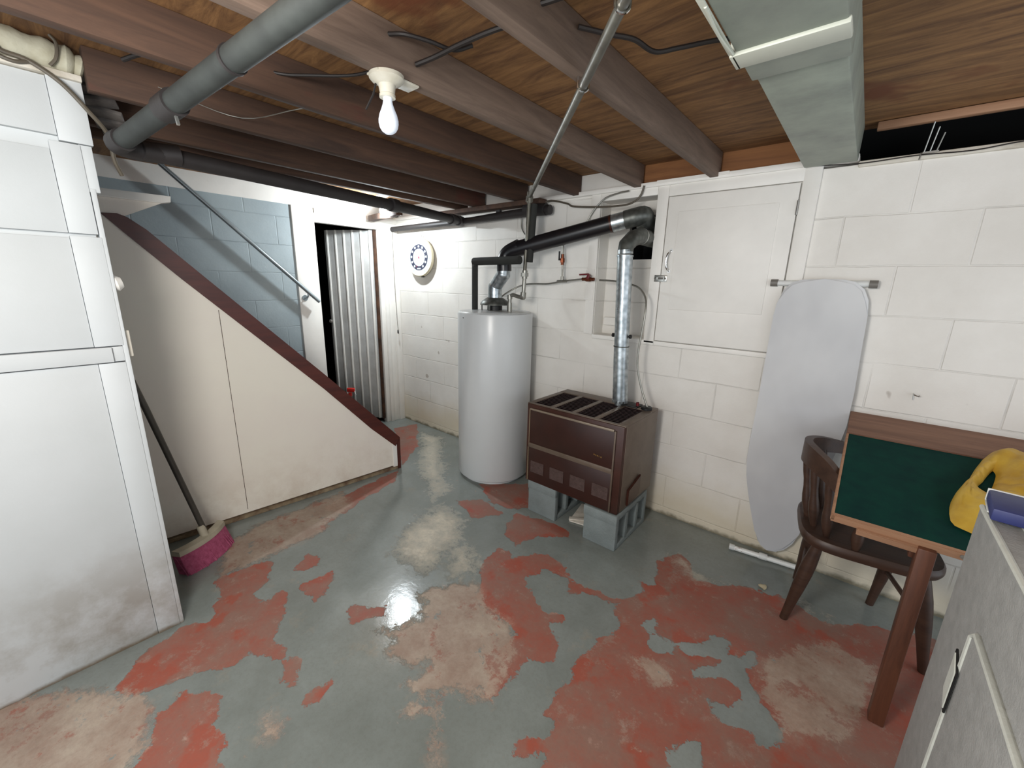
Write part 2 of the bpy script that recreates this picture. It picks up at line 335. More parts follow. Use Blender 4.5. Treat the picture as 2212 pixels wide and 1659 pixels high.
TAN=[[(-1.295,0.893),(-1.279,0.983),(-1.234,1.054),(-1.147,1.161),(-1.034,1.09),(-0.864,1.076),(-0.768,0.989),(-0.73,0.83),(-0.705,0.769),(-0.743,0.787),(-0.786,0.722),(-0.83,0.731),(-0.865,0.69),(-0.795,0.632),(-0.658,0.525),(-0.682,0.504),(-0.819,0.61),(-0.906,0.654),(-0.96,0.628),(-0.999,0.637),(-0.972,0.696),(-0.99,0.741),(-1.031,0.679),(-1.113,0.657),(-1.16,0.668),(-1.176,0.709),(-1.265,0.673),(-1.213,0.765),(-1.189,0.85),(-1.246,0.919)],[(-2.307,0.46),(-2.395,0.662),(-2.382,0.885),(-2.402,1.159),(-2.199,1.111),(-2.043,0.862),(-2.04,0.625),(-2.032,0.538),(-2.05,0.371)],[(-1.248,0.271),(-1.231,0.306),(-1.158,0.313),(-1.113,0.282),(-1.125,0.254),(-1.193,0.246)],[(-2.121,-0.533),(-1.766,-0.061),(-1.575,0.064),(-1.395,0.034),(-1.303,-0.066),(-1.658,-0.474)],[(-0.935,0.557),(-0.911,0.639),(-0.851,0.621),(-0.866,0.56)],[(-0.47,1.234),(-0.402,1.294),(-0.346,1.315),(-0.305,1.305),(-0.286,1.236),(-0.313,1.196),(-0.383,1.218)],[(-0.087,1.573),(0.129,1.866),(0.281,1.805),(0.194,1.426),(0.05,1.3),(-0.031,1.405)]]
BEI=[[(-1.764,1.115),(-1.822,1.314),(-1.823,1.531),(-1.563,1.484),(-1.402,1.331),(-1.406,1.173),(-1.351,1.04),(-1.456,1.012),(-1.582,0.966)],[(-2.95,2.189),(-2.647,2.236),(-1.881,1.64),(-1.844,1.436),(-2.27,1.651)],[(-1.463,1.222),(-1.402,1.331),(-1.233,1.281),(-1.158,1.172),(-1.255,1.044)],[(-0.551,1.97),(-0.468,2.02),(-0.416,1.924),(-0.269,1.92),(-0.384,1.817),(-0.482,1.888)],[(-0.015,2.042),(0.121,2.02),(0.113,1.964),(0.005,1.967)],[(-0.356,1.01),(-0.331,1.031),(-0.31,0.997),(-0.342,0.969)]]

def signed(P, X, Y):
    d = np.full(X.shape, 9.0); ins = np.zeros(X.shape, bool)
    n = len(P)
    for i in range(n):
        (x0, y0), (x1, y1) = P[i], P[(i+1) % n]
        dx, dy = x1-x0, y1-y0; L = dx*dx+dy*dy + 1e-12
        t = np.clip(((X-x0)*dx+(Y-y0)*dy)/L, 0, 1)
        d = np.minimum(d, np.hypot(X-x0-t*dx, Y-y0-t*dy))
        c = ((y0 > Y) != (y1 > Y)) & (X < (x1-x0)*(Y-y0)/((y1-y0) or 1e-9)+x0)
        ins ^= c
    return np.where(ins, d, -d)
def floor():
    x0, x1, y0, y1, s = -3.45, 1.6, -1.6, 2.36, 0.017
    nx, ny = int((x1-x0)/s)+1, int((y1-y0)/s)+1
    xs = np.linspace(x0, x1, nx); ys = np.linspace(y0, y1, ny); X, Y = np.meshgrid(xs, ys)
    def field(Ls):
        f = np.full(X.shape, -1.0)
        for P in Ls: f = np.maximum(f, signed(P, X, Y))
        return f
    red = np.minimum(field(RED), -field(HOLE))
    tan = field(TAN); bei = field(BEI)
    co = np.stack([X.ravel(), Y.ravel(), np.zeros(X.size)], 1)
    idx = np.arange(X.size).reshape(X.shape)
    q = np.stack([idx[:-1, :-1], idx[:-1, 1:], idx[1:, 1:], idx[1:, :-1]], -1).reshape(-1, 4)
    me = bpy.data.meshes.new('floor')
    me.from_pydata(co.tolist(), [], q.tolist())
    for nm, f in (('red_paint', red), ('worn_tan', tan), ('bare_beige', bei)):
        a = me.attributes.new(nm, 'FLOAT', 'POINT'); a.data.foreach_set('value', np.clip(f, -0.3, 0.3).ravel().astype(np.float32))
    o = bpy.data.objects.new('floor', me); C.objects.link(o); o['kind'] = 'structure'
    o['label'] = 'painted concrete floor, grey paint worn through to red and tan'; o['category'] = 'floor'
    t = NT('worn_painted_concrete')
    def att(n):
        x = t.n('ShaderNodeAttribute'); x.attribute_name = n; return x.outputs['Fac']
    nz = t.math('ADD', t.math('MULTIPLY', t.math('SUBTRACT', t.noise(9, 8, 0.72), 0.5), 0.12), t.math('MULTIPLY', t.math('SUBTRACT', t.noise(42, 5, 0.7), 0.5), 0.035))
    nz2 = t.math('MULTIPLY', t.math('SUBTRACT', t.noise(6, 8, 0.75), 0.5), 0.30)
    # sparse small chips elsewhere
    rm = t.ramp(t.math('ADD', att('red_paint'), nz), 0.000, 0.004)
    nz3 = t.math('MULTIPLY', t.math('SUBTRACT', t.noise(22, 9, 0.8), 0.5), 0.34)
    tm = t.ramp(t.math('ADD', att('worn_tan'), nz2), -0.03, 0.05); tms = t.ramp(t.math('ADD', att('worn_tan'), t.math('MULTIPLY', t.math('ADD', nz, nz3), 0.62)), -0.004, 0.022)
    bm_ = t.ramp(t.math('ADD', att('bare_beige'), t.math('ADD', nz2, nz3)), -0.07, 0.10)
    grey = t.ramp(t.noise(3.2, 6, 0.6), 0.35, 0.68, lin((134, 141, 138)), lin((116, 122, 118)))
    grey = t.mix(t.math('MULTIPLY', t.ramp(t.noise(7, 7, 0.75), 0.58, 0.72), 0.45), grey, lin((150, 140, 124)))
    redc = t.ramp(t.noise(4.0, 7, 0.72), 0.34, 0.60, lin((152, 80, 64)), lin((138, 104, 92)))
    redc = t.mix(t.ramp(t.noise(16, 6, 0.75), 0.60, 0.74), redc, lin((172, 142, 128)))
    redc = t.mix(t.math('MULTIPLY', t.ramp(t.noise(5, 5, 0.6, t.mapv(loc=(4, 2, 0))), 0.56, 0.62), 0.7), redc, lin((158, 72, 52)))
    tanc = t.ramp(t.noise(7, 7, 0.75), 0.36, 0.64, lin((150, 124, 108)), lin((176, 160, 144)))
    beic = t.ramp(t.noise(12, 7, 0.75), 0.38, 0.62, lin((206, 198, 180)), lin((172, 168, 156)))
    k = t.mix(t.math('MULTIPLY', bm_, 0.92), grey, beic)
    k = t.mix(rm, k, redc)
    k = t.mix(t.math('MULTIPLY', t.math('MAXIMUM', tms, t.math('MULTIPLY', tm, 0.5)), 0.85), k, tanc)
    k = t.mix(t.math('MULTIPLY', t.math('MULTIPLY', rm, bm_), 0.8), k, beic)
    # small tan scuffs and chips over everything, fine mottling inside the worn paint
    chip = t.ramp(t.noise(11, 9, 0.8, t.mapv(loc=(7, 3, 1))), 0.635, 0.665)
    k = t.mix(t.math('MULTIPLY', chip, 0.6), k, tanc)
    chip2 = t.math('MULTIPLY', t.ramp(t.noise(8, 9, 0.82, t.mapv(loc=(1, 8, 5))), 0.56, 0.62), t.math('MAXIMUM', rm, tms))
    k = t.mix(t.math('MULTIPLY', chip2, 0.6), k, lin((150, 128, 116)))
    chip3 = t.math('MULTIPLY', t.ramp(t.noise(6, 9, 0.8, t.mapv(loc=(2, 1, 9))), 0.60, 0.63), tms)
    k = t.mix(chip3, k, grey)
    chip4 = t.math('MULTIPLY', t.ramp(t.noise(7, 9, 0.8, t.mapv(loc=(9, 4, 2))), 0.55, 0.60), tms)
    k = t.mix(t.math('MULTIPLY', chip4, 0.75), k, redc)
    k = t.mix(t.math('MULTIPLY', t.ramp(t.noise(60, 4, 0.8), 0.45, 0.75), 0.22), k, lin((90, 84, 78)))
    t.col(k)
    worn = t.math('MAXIMUM', rm, t.math('MAXIMUM', tms, bm_))
    rr = t.math('ADD', 0.10, t.math('ADD', t.math('MULTIPLY', worn, 0.42), t.math('MULTIPLY', t.noise(5, 5), 0.12)))
    t.link(rr, t.b.inputs['Roughness'])
    n1 = t.bump(t.math('MULTIPLY', worn, -1.0), 0.5, 0.003)
    t.bump(t.noise(14, 6, 0.65), 0.14, 0.006, n1)
    t.b.inputs['Specular IOR Level'].default_value = 0.5
    me.materials.append(t.m)
floor()

# ---- right (heater) wall with the flue recess
bm = B()
T = 0.20
RX0, RX1, RZ0, RZ1 = -1.283, -0.945, 1.045, 1.822
for a, b in (((-3.36, YW, 0), (RX0, YW+T, 1.865)), ((RX1, YW, 0), (1.6, YW+T, 1.850)), ((RX0, YW, 0), (RX1, YW+T, RZ0)), ((RX0, YW, RZ1), (RX1, YW+T, 1.865))):
    box(bm, a, b)
# back of the recess, with the flue hole
HX0, HX1, HZ0, HZ1 = -1.15, -0.955, 1.50, 1.745
yb = YW+0.115
for a, b in (((RX0, yb, RZ0), (HX0, yb+0.03, RZ1)), ((HX1, yb, RZ0), (RX1, yb+0.03, RZ1)), ((HX0, yb, RZ0), (HX1, yb+0.03, HZ0)), ((HX0, yb, HZ1), (HX1, yb+0.03, RZ1))):
    box(bm, a, b)
struct('wall_right', bm, 'block', 'white painted concrete block wall behind the heater', smooth=False)
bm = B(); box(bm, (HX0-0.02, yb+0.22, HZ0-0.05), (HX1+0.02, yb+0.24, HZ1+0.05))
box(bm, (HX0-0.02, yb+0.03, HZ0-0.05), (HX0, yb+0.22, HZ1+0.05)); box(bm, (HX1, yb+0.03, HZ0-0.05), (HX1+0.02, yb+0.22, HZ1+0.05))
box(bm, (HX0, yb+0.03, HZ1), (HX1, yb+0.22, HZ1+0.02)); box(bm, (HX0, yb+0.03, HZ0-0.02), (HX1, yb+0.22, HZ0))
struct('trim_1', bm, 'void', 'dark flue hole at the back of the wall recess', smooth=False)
# white wood around the recess and hatch
bm = B()
y0 = YW-0.018
box(bm, (-1.345, y0, 1.045), (-1.285, YW+0.002, 1.865), 0.003)     # left stud
box(bm, (-0.945, y0, 1.03), (-0.885, YW+0.002, 1.865), 0.003)      # between recess and hatch
box(bm, (-1.285, y0, 1.822), (-0.945, YW+0.002, 1.865), 0.003)
box(bm, (-1.285, y0, 1.02), (-0.885, YW+0.10, 1.045), 0.003)       # recess sill
box(bm, (-0.885, y0, 1.02), (-0.295, YW+0.002, 1.045), 0.003)
box(bm, (-0.885, y0, 1.808), (-0.295, YW+0.002, 1.865), 0.003)
box(bm, (-0.300, y0, 1.02), (-0.235, YW+0.002, 1.865), 0.003)
struct('trim_2', bm, 'white_trim', 'white wooden frame around the flue recess and hatch')
bm = B(); box(bm, (-3.36, YW-0.03, 1.862), (-0.12, YW+T, 1.888), 0.004)
box(bm, (-0.95, YW-0.034, 1.874), (-0.60, YW-0.029, 1.889)); 
struct('trim_3', bm, 'white_trim', 'white sill board along the top of the block wall')
bm = B(); box(bm, (-0.12, YW-0.012, 1.838), (1.6, YW+T, 1.862), 0.006)
struct('trim_4', bm, 'white_dirty', 'pale rough mortar ledge on top of the right end of the block wall')
bm = B(); box(bm, (-1.352, y0-0.004, 1.255), (-1.292, y0, 1.437), 0.002)
box(bm, (-1.262, YW+0.085, 1.10), (-1.13, YW+0.114, 1.150), 0.004)
struct('trim_5', bm, 'white_trim', 'small white wooden block beside the flue recess')
# rim joist behind the joist ends
bm = B(); box(bm, (-1.47, YW+0.015, 1.886), (-0.33, YW+0.055, ZS))
struct('trim_6', bm, 'rim', 'orange brown rim joist above the block wall')
bm = B(); box(bm, (-1.46, YW+0.006, 1.888), (-1.10, YW+0.015, ZS-0.002)); box(bm, (-3.36, YW+0.03, 1.886), (-1.47, YW+0.06, ZS))
struct('trim_7', bm, 'white_trim', 'white painted board filling the joist bay above the wall')
# crawl space beyond the right end of the wall
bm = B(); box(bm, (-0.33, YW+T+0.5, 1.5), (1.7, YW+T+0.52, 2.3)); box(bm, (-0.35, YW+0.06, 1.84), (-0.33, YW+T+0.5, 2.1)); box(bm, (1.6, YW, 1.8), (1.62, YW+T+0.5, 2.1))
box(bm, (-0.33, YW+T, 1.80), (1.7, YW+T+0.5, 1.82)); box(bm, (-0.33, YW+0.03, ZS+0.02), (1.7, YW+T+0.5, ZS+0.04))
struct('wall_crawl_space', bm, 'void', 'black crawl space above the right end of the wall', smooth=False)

# ---- hatch door beside the recess
d = struct('door_2', (lambda b: (box(b, (-0.880, YW-0.022, 1.050), (-0.305, YW-0.002, 1.803), 0.003), b)[1])(B()), 'white_trim', 'white wooden hatch door in the block wall')
bm = B()
px0, px1, pz0, pz1 = -0.820, -0.372, 1.226, 1.728
box(bm, (px0, YW-0.026, pz0), (px1, YW-0.0215, pz1), 0.002)
struct('panel', bm, 'white_trim', parent=d)
bm = B(); 
tube(bm, spline([(-0.838, YW-0.022, 1.535), (-0.846, YW-0.048, 1.515), (-0.850, YW-0.052, 1.478), (-0.846, YW-0.048, 1.445), (-0.840, YW-0.022, 1.428)]), 0.0045, 10)
lathe(bm, [(0.009, 0), (0.009, 0.004)], (-0.838, YW-0.026, 1.535), (0, 1, 0), 12); lathe(bm, [(0.009, 0), (0.009, 0.004)], (-0.840, YW-0.026, 1.428), (0, 1, 0), 12)
h = struct('door_handle', bm, 'chrome', parent=d)
bm = B(); box(bm, (-0.915, YW-0.027, 1.372), (-0.845, YW-0.019, 1.408), 0.002); tube(bm, [(-0.912, YW-0.031, 1.390), (-0.848, YW-0.031, 1.390)], 0.005, 8)
box(bm, (-0.898, YW-0.038, 1.384), (-0.890, YW-0.026, 1.396)); box(bm, (-0.862, YW-0.036, 1.378), (-0.856, YW-0.026, 1.402))
struct('slide_bolt', bm, 'steel', parent=d)
for z in (1.70, 1.16):
    bm = B(); tube(bm, [(-0.303, YW-0.024, z-0.03), (-0.303, YW-0.024, z+0.03)], 0.0045, 8)
    struct('hinge', bm, 'steel', parent=d)

# ---- far wall: blue block part, white upper part, door opening
bm = B(); box(bm, (XF-0.15, -1.3, 0), (XF, 1.41, 1.872)); struct('wall_far', bm, 'blue', 'blue grey painted block wall beside the stairs', smooth=False)
bm = B(); box(bm, (XF-0.05, -1.3, 1.872), (XF+0.004, YW, ZS)); struct('trim_8', bm, 'white_trim', 'white header board above the blue wall and door', smooth=False)
bm = B(); box(bm, (XF-0.05, 1.41, 0), (XF+0.012, 1.575, 1.872), 0.004); struct('trim_9', bm, 'white_trim', 'wide white post between blue wall and door')
bm = B(); box(bm, (XF-0.05, 1.575, 1.772), (XF+0.008, YW, 1.872), 0.003); box(bm, (XF+0.008, 1.575, 1.835), (XF+0.02, YW, 1.872), 0.003)
struct('trim_10', bm, 'white_trim', 'white door head')
bm = B(); box(bm, (XF-0.05, 2.125, 0), (XF+0.006, 2.165, 1.772), 0.003); box(bm, (XF-0.05, 2.165, 0), (XF+0.024, 2.20, 1.772), 0.003)
box(bm, (XF-0.05, 2.20, 0), (XF+0.012, 2.262, 1.772), 0.003); box(bm, (XF-0.05, 2.262, 0), (XF+0.03, YW-0.001, 1.772), 0.003)
struct('trim_11', bm, 'white_trim', 'white moulded door jamb in the corner')
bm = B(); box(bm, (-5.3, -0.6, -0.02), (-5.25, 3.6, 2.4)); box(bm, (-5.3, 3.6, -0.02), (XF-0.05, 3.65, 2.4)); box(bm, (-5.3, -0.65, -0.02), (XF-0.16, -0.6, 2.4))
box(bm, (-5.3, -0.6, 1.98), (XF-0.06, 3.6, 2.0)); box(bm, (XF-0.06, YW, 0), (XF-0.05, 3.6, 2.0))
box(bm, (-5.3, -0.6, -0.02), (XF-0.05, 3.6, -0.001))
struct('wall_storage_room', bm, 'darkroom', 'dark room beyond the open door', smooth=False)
# the door leaf, ajar into the dark room
hp = Vector((XF-0.045, 2.105, 0)); dv = Vector((-0.435, -0.225, 0)).normalized(); nv = Vector((dv.y, -dv.x, 0))
if nv.y > 0: nv = -nv
Lw = 0.475
bm = B(); obox(bm, hp+dv*(Lw/2)+Vector((0, 0, 0.905)), dv, nv, (Lw, 0.024, 1.73), 0.002)
dr = struct('door_1', bm, 'doorwhite', 'grey white vertical board door standing ajar at the far corner')
for k in range(6):
    s = 0.012 + k*(Lw-0.05)/5 + 0.008
    bm = B(); obox(bm, hp+dv*s+nv*0.016+Vector((0, 0, 0.905)), dv, nv, (0.016, 0.012, 1.73), 0.003)
    struct('batten', bm, 'white_trim', parent=dr)
bm = B(); obox(bm, hp-dv*0.02+Vector((0, 0, 0.905)), dv, nv, (0.022, 0.03, 1.74), 0.002)
struct('edge_board', bm, 'rust_wood', parent=dr)
bm = B(); lathe(bm, [(0.004, 0), (0.008, 0.012), (0.016, 0.022), (0.018, 0.032), (0.012, 0.042), (0.0, 0.044)], hp+dv*(Lw-0.02)+nv*0.013+Vector((0, 0, 0.96)), nv, 20)
struct('door_knob', bm, 'greycap', parent=dr)

# ---- left panelled wall
bm = B()
box(bm, (XL-0.07, -2.0, 0), (XL-0.022, 0.190, 1.895))
wl = struct('wall_left', bm, 'leftwall', 'white panelled wall at the left', smooth=False)
bm = B()
for z0, z1 in ((0.0, 1.062), (1.118, 1.452), (1.466, 1.695)):
    box(bm, (XL-0.024, -2.0, z0), (XL-0.003, 0.1290, z1), 0.0012)
box(bm, (XL-0.024, -2.0, 1.735), (XL-0.003, 0.151, 1.885), 0.001)
struct('wall_panel', bm, 'leftwall', parent=wl)
bm = B()
box(bm, (XL-0.024, 0.130, 0.0), (XL, 0.196, 1.062), 0.0015)
box(bm, (XL-0.05, 0.196, 0.0), (XL-0.002, 0.209, 1.60), 0.0015)
box(bm, (XL-0.024, 0.130, 1.118), (XL, 0.200, 1.458), 0.0015)
box(bm, (XL-0.024, 0.130, 1.466), (XL, 0.194, 1.718), 0.0015)
box(bm, (XL-0.06, 0.190, 1.59), (XL-0.004, 0.219, 1.72), 0.0015)
box(bm, (XL-0.024, 0.152, 1.722), (XL, 0.224, 1.888), 0.0015)
struct('corner_batten', bm, 'leftwall', parent=wl)
bm = B(); box(bm, (XL-0.006, -2.0, 1.066), (XL+0.010, 0.168, 1.115), 0.002); box(bm, (XL-0.006, 0.168, 1.066), (XL-0.001, 0.196, 1.115), 0.001)
struct('horizontal_batten', bm, 'leftwall', parent=wl)
bm = B(); box(bm, (XL-0.09, -2.0, 1.888), (XL+0.012, 0.226, 1.905), 0.003)
struct('cap_board', bm, 'white_dirty', parent=wl)
bm = B(); lathe(bm, [(0.0, 0), (0.022, 0.006), (0.026, 0.02), (0.016, 0.034), (0, 0.036)], (XL-0.03, 0.196, 1.315), (0, 1, 0.2), 20)
struct('knob', bm, 'white_trim', parent=wl)
bm = B(); box(bm, (XL-0.05, 0.205, 1.075), (XL-0.02, 0.222, 1.165), 0.004)
struct('latch_plate', bm, 'white_dirty', parent=wl)
# room behind and left of the stairs, closed off
bm = B(); box(bm, (XF, -1.35, 0), (XL-0.07, -1.3, ZS)); struct('wall_stairs_back', bm, 'blue', 'wall at the head of the stairs, hidden behind the panelled wall')

# ---- ceiling
bm = B(); box(bm, (-3.6, -2.0, ZS), (1.7, YW+0.03, ZS+0.03))
struct('ceiling', bm, 'subfloor', 'bare plywood underside of the floor above', smooth=False)
def joist(x, m, label, y0=-1.9, y1=YW-0.005, z0=ZJ, th=0.04):
    bm = B(); box(bm, (x, y0, z0), (x+th, y1, ZS-0.001), 0.003)
    if x > -1.2:   # notched lower end over the sill
        pass
    o = link('ceiling_joist', bm, m); tag(o, label, 'joist', 'floor joists overhead'); return o
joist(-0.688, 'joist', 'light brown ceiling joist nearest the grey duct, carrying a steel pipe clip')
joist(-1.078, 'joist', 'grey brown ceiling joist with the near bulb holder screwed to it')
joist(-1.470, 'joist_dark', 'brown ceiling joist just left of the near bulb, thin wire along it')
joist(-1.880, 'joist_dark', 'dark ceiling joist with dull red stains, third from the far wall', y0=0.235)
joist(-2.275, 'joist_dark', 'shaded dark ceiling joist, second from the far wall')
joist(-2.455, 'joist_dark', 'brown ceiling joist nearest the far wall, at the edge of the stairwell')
bm = B(); box(bm, (-2.62, YW-0.115, 1.838), (-1.66, YW-0.035, 1.868), 0.003)  # dark colour carries the shadow this board lies in
tag(link('ledger_board', bm, 'joist_dark'), 'board under the joists, coloured dark for shade, running above the drain pipe', 'board')
bm = B(); box(bm, (-0.082, YW-0.06, 1.955), (1.6, YW-0.03, 1.983), 0.003)
tag(link('nailer_board', bm, 'table_raw'), 'pinkish brown wooden strip above the black gap at upper right', 'board')
bm = B()
for dx in (0.0, 0.016, 0.034):
    tube(bm, [(0.070+dx, YW-0.02, 1.862), (0.080+dx, YW-0.045, 1.955-dx*1.2)], 0.0022, 8)
box(bm, (0.066, YW-0.022, 1.856), (0.11, YW-0.012, 1.862)); tube(bm, [(0.062, YW-0.022, 1.86), (0.060, YW-0.025, 1.835)], 0.002, 6)
tag(link('pipe_hanger', bm, 'steel'), 'small bright metal hanger wires above the right end of the wall', 'hanger')
bm = B(); tube(bm, spline([(-0.30, YW-0.020, 1.868), (-0.12, YW-0.022, 1.850), (0.05, YW-0.022, 1.853), (0.2, YW-0.022, 1.846), (0.33, YW-0.022, 1.856), (0.6, YW-0.02, 1.862), (1.0, YW-0.02, 1.87)]), 0.0022, 6)
tag(link('thin_wire', bm, 'cable_black'), 'thin dark wire running along the top of the wall at right', 'wire')

# ---- duct
dc = empty('air_duct', (-0.21, 1.2, 1.85), 'flat grey sheet metal duct under the joists at upper right', 'duct')
bm = B(); box(bm, (-0.303, 1.275, 1.856), (-0.122, YW-0.036, ZS-0.002), 0.004); link('duct_section', bm, 'duct', dc)
bm = B(); box(bm, (-0.312, -0.6, 1.850), (-0.116, 1.275, ZS-0.002), 0.004); link('duct_section', bm, 'duct', dc)
bm = B(); box(bm, (-0.320, 1.105, 1.842), (-0.112, 1.172, 1.856), 0.003); box(bm, (-0.324, 1.105, 1.842), (-0.312, 1.172, 1.91), 0.002)
link('duct_flange', bm, 'duct_seam', dc)['label'] = 'pale metal joining strip'
bm = B(); box(bm, (-0.325, 0.75, 1.846), (-0.313, 1.17, 1.850), 0.001); tube(bm, spline([(-0.316, 0.9, 1.846), (-0.318, 1.0, 1.842), (-0.316, 1.11, 1.846)]), 0.003, 6); link('duct_lip', bm, 'duct_seam', dc)

# ================================================================== STAIRS
A0 = Vector((-2.537, 0.290, 0)); A1 = Vector((-2.426, 1.610, 0)); sd = (A1-A0).normalized(); sn = Vector((sd.y, -sd.x, 0))
if sn.x < 0: sn = -sn
def SP(y, z, off=0.0):
    return A0 + sd*((y-A0.y)/sd.y) + Vector((0, 0, z)) + sn*off
st = empty('staircase', (-2.9, 1.0, 0), 'basement staircase with cream side panel and dark red stringer', 'staircase')
bm = B(); prism(bm, [SP(y, z) for y, z in ((-0.6, 0.03), (1.60, 0.03), (1.60, 0.19), (1.42, 0.36), (1.127, 0.69), (0.52, 1.34), (0.283, 1.60), (-0.6, 1.60))], -sn*0.02)
link('side_panel', bm, 'stairpanel', st)
bm = B()
for y, z0, z1 in ((0.647, 0.05, 1.18),):
    prism(bm, [SP(y-0.0012, z0, 0.0008), SP(y+0.0012, z0, 0.0008), SP(y+0.0012, z1, 0.0008), SP(y-0.0012, z1, 0.0008)], -sn*0.004)
link('panel_joint', bm, 'rust_wood', st)
bm = B(); prism(bm, [SP(y, z, 0.012) for y, z in ((0.283, 1.598), (0.334, 1.602), (0.365, 1.590), (0.421, 1.545), (0.611, 1.340), (1.135, 0.777), (1.531, 0.340), (1.622, 0.240), (1.585, 0.180), (1.415, 0.352), (1.127, 0.684), (0.519, 1.330), (0.341, 1.530))], -sn*0.050, 0.002)
link('stringer', bm, 'stringer', st)
bm = B(); prism(bm, [SP(y, z, 0.012) for y, z in ((1.598, 0.0), (1.622, 0.0), (1.622, 0.240), (1.598, 0.205))], -sn*0.05, 0.002)
link('end_post', bm, 'stringer', st)
bm = B(); prism(bm, [SP(y, z, 0.007) for y, z in ((1.565, 0.02), (1.598, 0.02), (1.598, 0.188), (1.565, 0.205))], -sn*0.03, 0.002)
link('end_block', bm, 'white_trim', st)
bm = B(); prism(bm, [SP(y, z, 0.010) for y, z in ((-0.6, 0.0), (1.598, 0.0), (1.598, 0.022), (-0.6, 0.022))], -sn*0.03, 0.003)
link('base_strip', bm, simple('rough_tan_base_strip', (150, 134, 108), 0.85, scale=18, c2=(96, 70, 52), bump=0.6, bscale=60), st)
n = 8
for i in range(n):
    y = 1.60-0.185*i; z = 0.205*(i+1)
    xl = SP(y, 0).x-0.045
    bm = B(); box(bm, (XF+0.006, y-0.25, z-0.035), (xl, y-0.0, z), 0.006); link('tread', bm, 'stringer', st)
bm = B(); prism(bm, [Vector((SP(0.3, 0).x-0.085, y, z)) for y, z in ((1.60, 0.0), (1.60, 0.12), (-0.0, 1.72), (-0.2, 1.72), (-0.2, 1.45), (1.25, 0.0))], (0.035, 0, 0), 0.002)
link('inner_stringer', bm, 'stringer', st)
bm = B(); box(bm, (XF+0.03, 1.602, 0.0), (-3.20, 1.78, 0.17), 0.004)
tag(link('stair_landing', bm, 'rust_wood'), 'low wooden platform at the foot of the stairs, hidden behind the stringer', 'platform')
bm = B()
prism(bm, [SP(y, z, 0.015) for y, z in ((0.20, 1.664), (0.49, 1.664), (0.524, 1.672), (0.527, 1.697), (0.20, 1.697))], -sn*0.045, 0.003)
lg = link('stair_ledge', bm, 'white_trim'); tag(lg, 'white painted ledge board sticking out above the top of the stringer', 'ledge')
bm = B(); prism(bm, [SP(y, z, 0.0) for y, z in ((0.20, 1.600), (0.36, 1.596), (0.49, 1.664), (0.20, 1.664))], -sn*0.02)
link('gusset_board', bm, 'stairpanel', lg)

# handrail
hr = empty('handrail', (-3.3, 1.45, 1.2), 'grey metal tube handrail sloping down the blue wall', 'handrail')
bm = B(); tube(bm, [(-3.30, 0.50, 2.10-0.13+0.0), (-3.30, 1.534, 1.168)], 0.013, 14)
bm.free(); bm = B(); tube(bm, [(-3.30, 0.664, 1.985), (-3.30, 1.534, 1.168)], 0.013, 14); link('rail', bm, 'rail', hr)
for y, z in ((1.455, 1.242),):
    bm = B(); tube(bm, spline([(-3.30, y, z-0.005), (-3.305, y-0.004, z-0.035), (-3.335, y-0.006, z-0.045), (XF+0.012, y-0.006, z-0.045)]), 0.006, 10)
    lathe(bm, [(0.022, 0), (0.022, 0.006)], (XF+0.012, y-0.006, z-0.045), (1, 0, 0), 16); link('bracket', bm, 'rail', hr)

# ================================================================== WATER HEATER
TX, TY, TR, TH = -1.889, 2.058, 0.252, 1.157
wh = empty('water_heater', (TX, TY, 0), 'tall grey cylindrical water heater against the block wall', 'water heater')
bm = B(); lathe(bm, [(TR-0.03, 0.0), (TR-0.03, 0.022), (TR-0.004, 0.024), (TR, 0.03), (TR, TH-0.012), (TR-0.003, TH-0.004), (TR-0.012, TH)], (TX, TY, 0), seg=96); link('tank', bm, 'tank', wh)
bm = B(); lathe(bm, [(TR-0.012, TH-0.001), (TR-0.016, TH+0.004), (0.1, TH+0.012), (0.0, TH+0.012)], (TX, TY, 0), seg=64, cap=False); link('lid', bm, 'tank_top', wh)
hx, hy = TX+0.004, TY-0.01
bm = B(); lathe(bm, [(0.050, 0), (0.050, 0.030)], (hx, hy, TH+0.01), seg=32); link('flue_collar', bm, 'black', wh)
bm = B(); lathe(bm, [(0.098, 0), (0.096, 0.012), (0.080, 0.030), (0.058, 0.044), (0.050, 0.048), (0.048, 0.048), (0.056, 0.040), (0.078, 0.026), (0.092, 0.010)], (hx, hy, TH+0.046), seg=40, cap=False)
hood = link('draft_hood', bm, 'galv_dull', wh)
for a in (20, 110, 200, 290):
    ca, sa = math.cos(math.radians(a)), math.sin(math.radians(a))
    bm = B(); obox(bm, (hx+0.094*ca, hy+0.094*sa, TH+0.033), (ca, sa, 0), (-sa, ca, 0), (0.003, 0.014, 0.046)); link('hood_leg', bm, 'galv_dull', hood)
# relief valve and tag at the left
bm = B(); vz = 0.978; dl = Vector((-0.90, 0.10, 0)).normalized(); p0 = Vector((TX, TY, vz))+dl*TR
tube(bm, [p0-dl*0.01, p0+dl*0.035], 0.015, 12); tube(bm, [p0+dl*0.02, p0+dl*0.055], 0.022, 8); tube(bm, [p0+dl*0.045+Vector((0, 0, 0.02)), p0+dl*0.045-Vector((0, 0, 0.03))], 0.012, 10)
obox(bm, p0+dl*0.03+Vector((0, 0, 0.028)), dl, (0, 1, 0), (0.05, 0.012, 0.004)); rv = link('relief_valve', bm, 'copper', wh)
bm = B(); obox(bm, p0+dl*0.062+Vector((0, -0.01, -0.055)), (0.1, 1, 0), (0, 0, 1), (0.024, 0.13, 0.0015), 0.0003); link('valve_tag', bm, simple('yellow_green_paper_tag', (176, 170, 96), 0.7), rv)
bm = B(); lathe(bm, [(0.003, 0), (0.003, 0.003)], (TX-0.045, TY-TR+0.001, 1.125), (0, -1, 0), 10); link('screw', bm, 'black', wh)

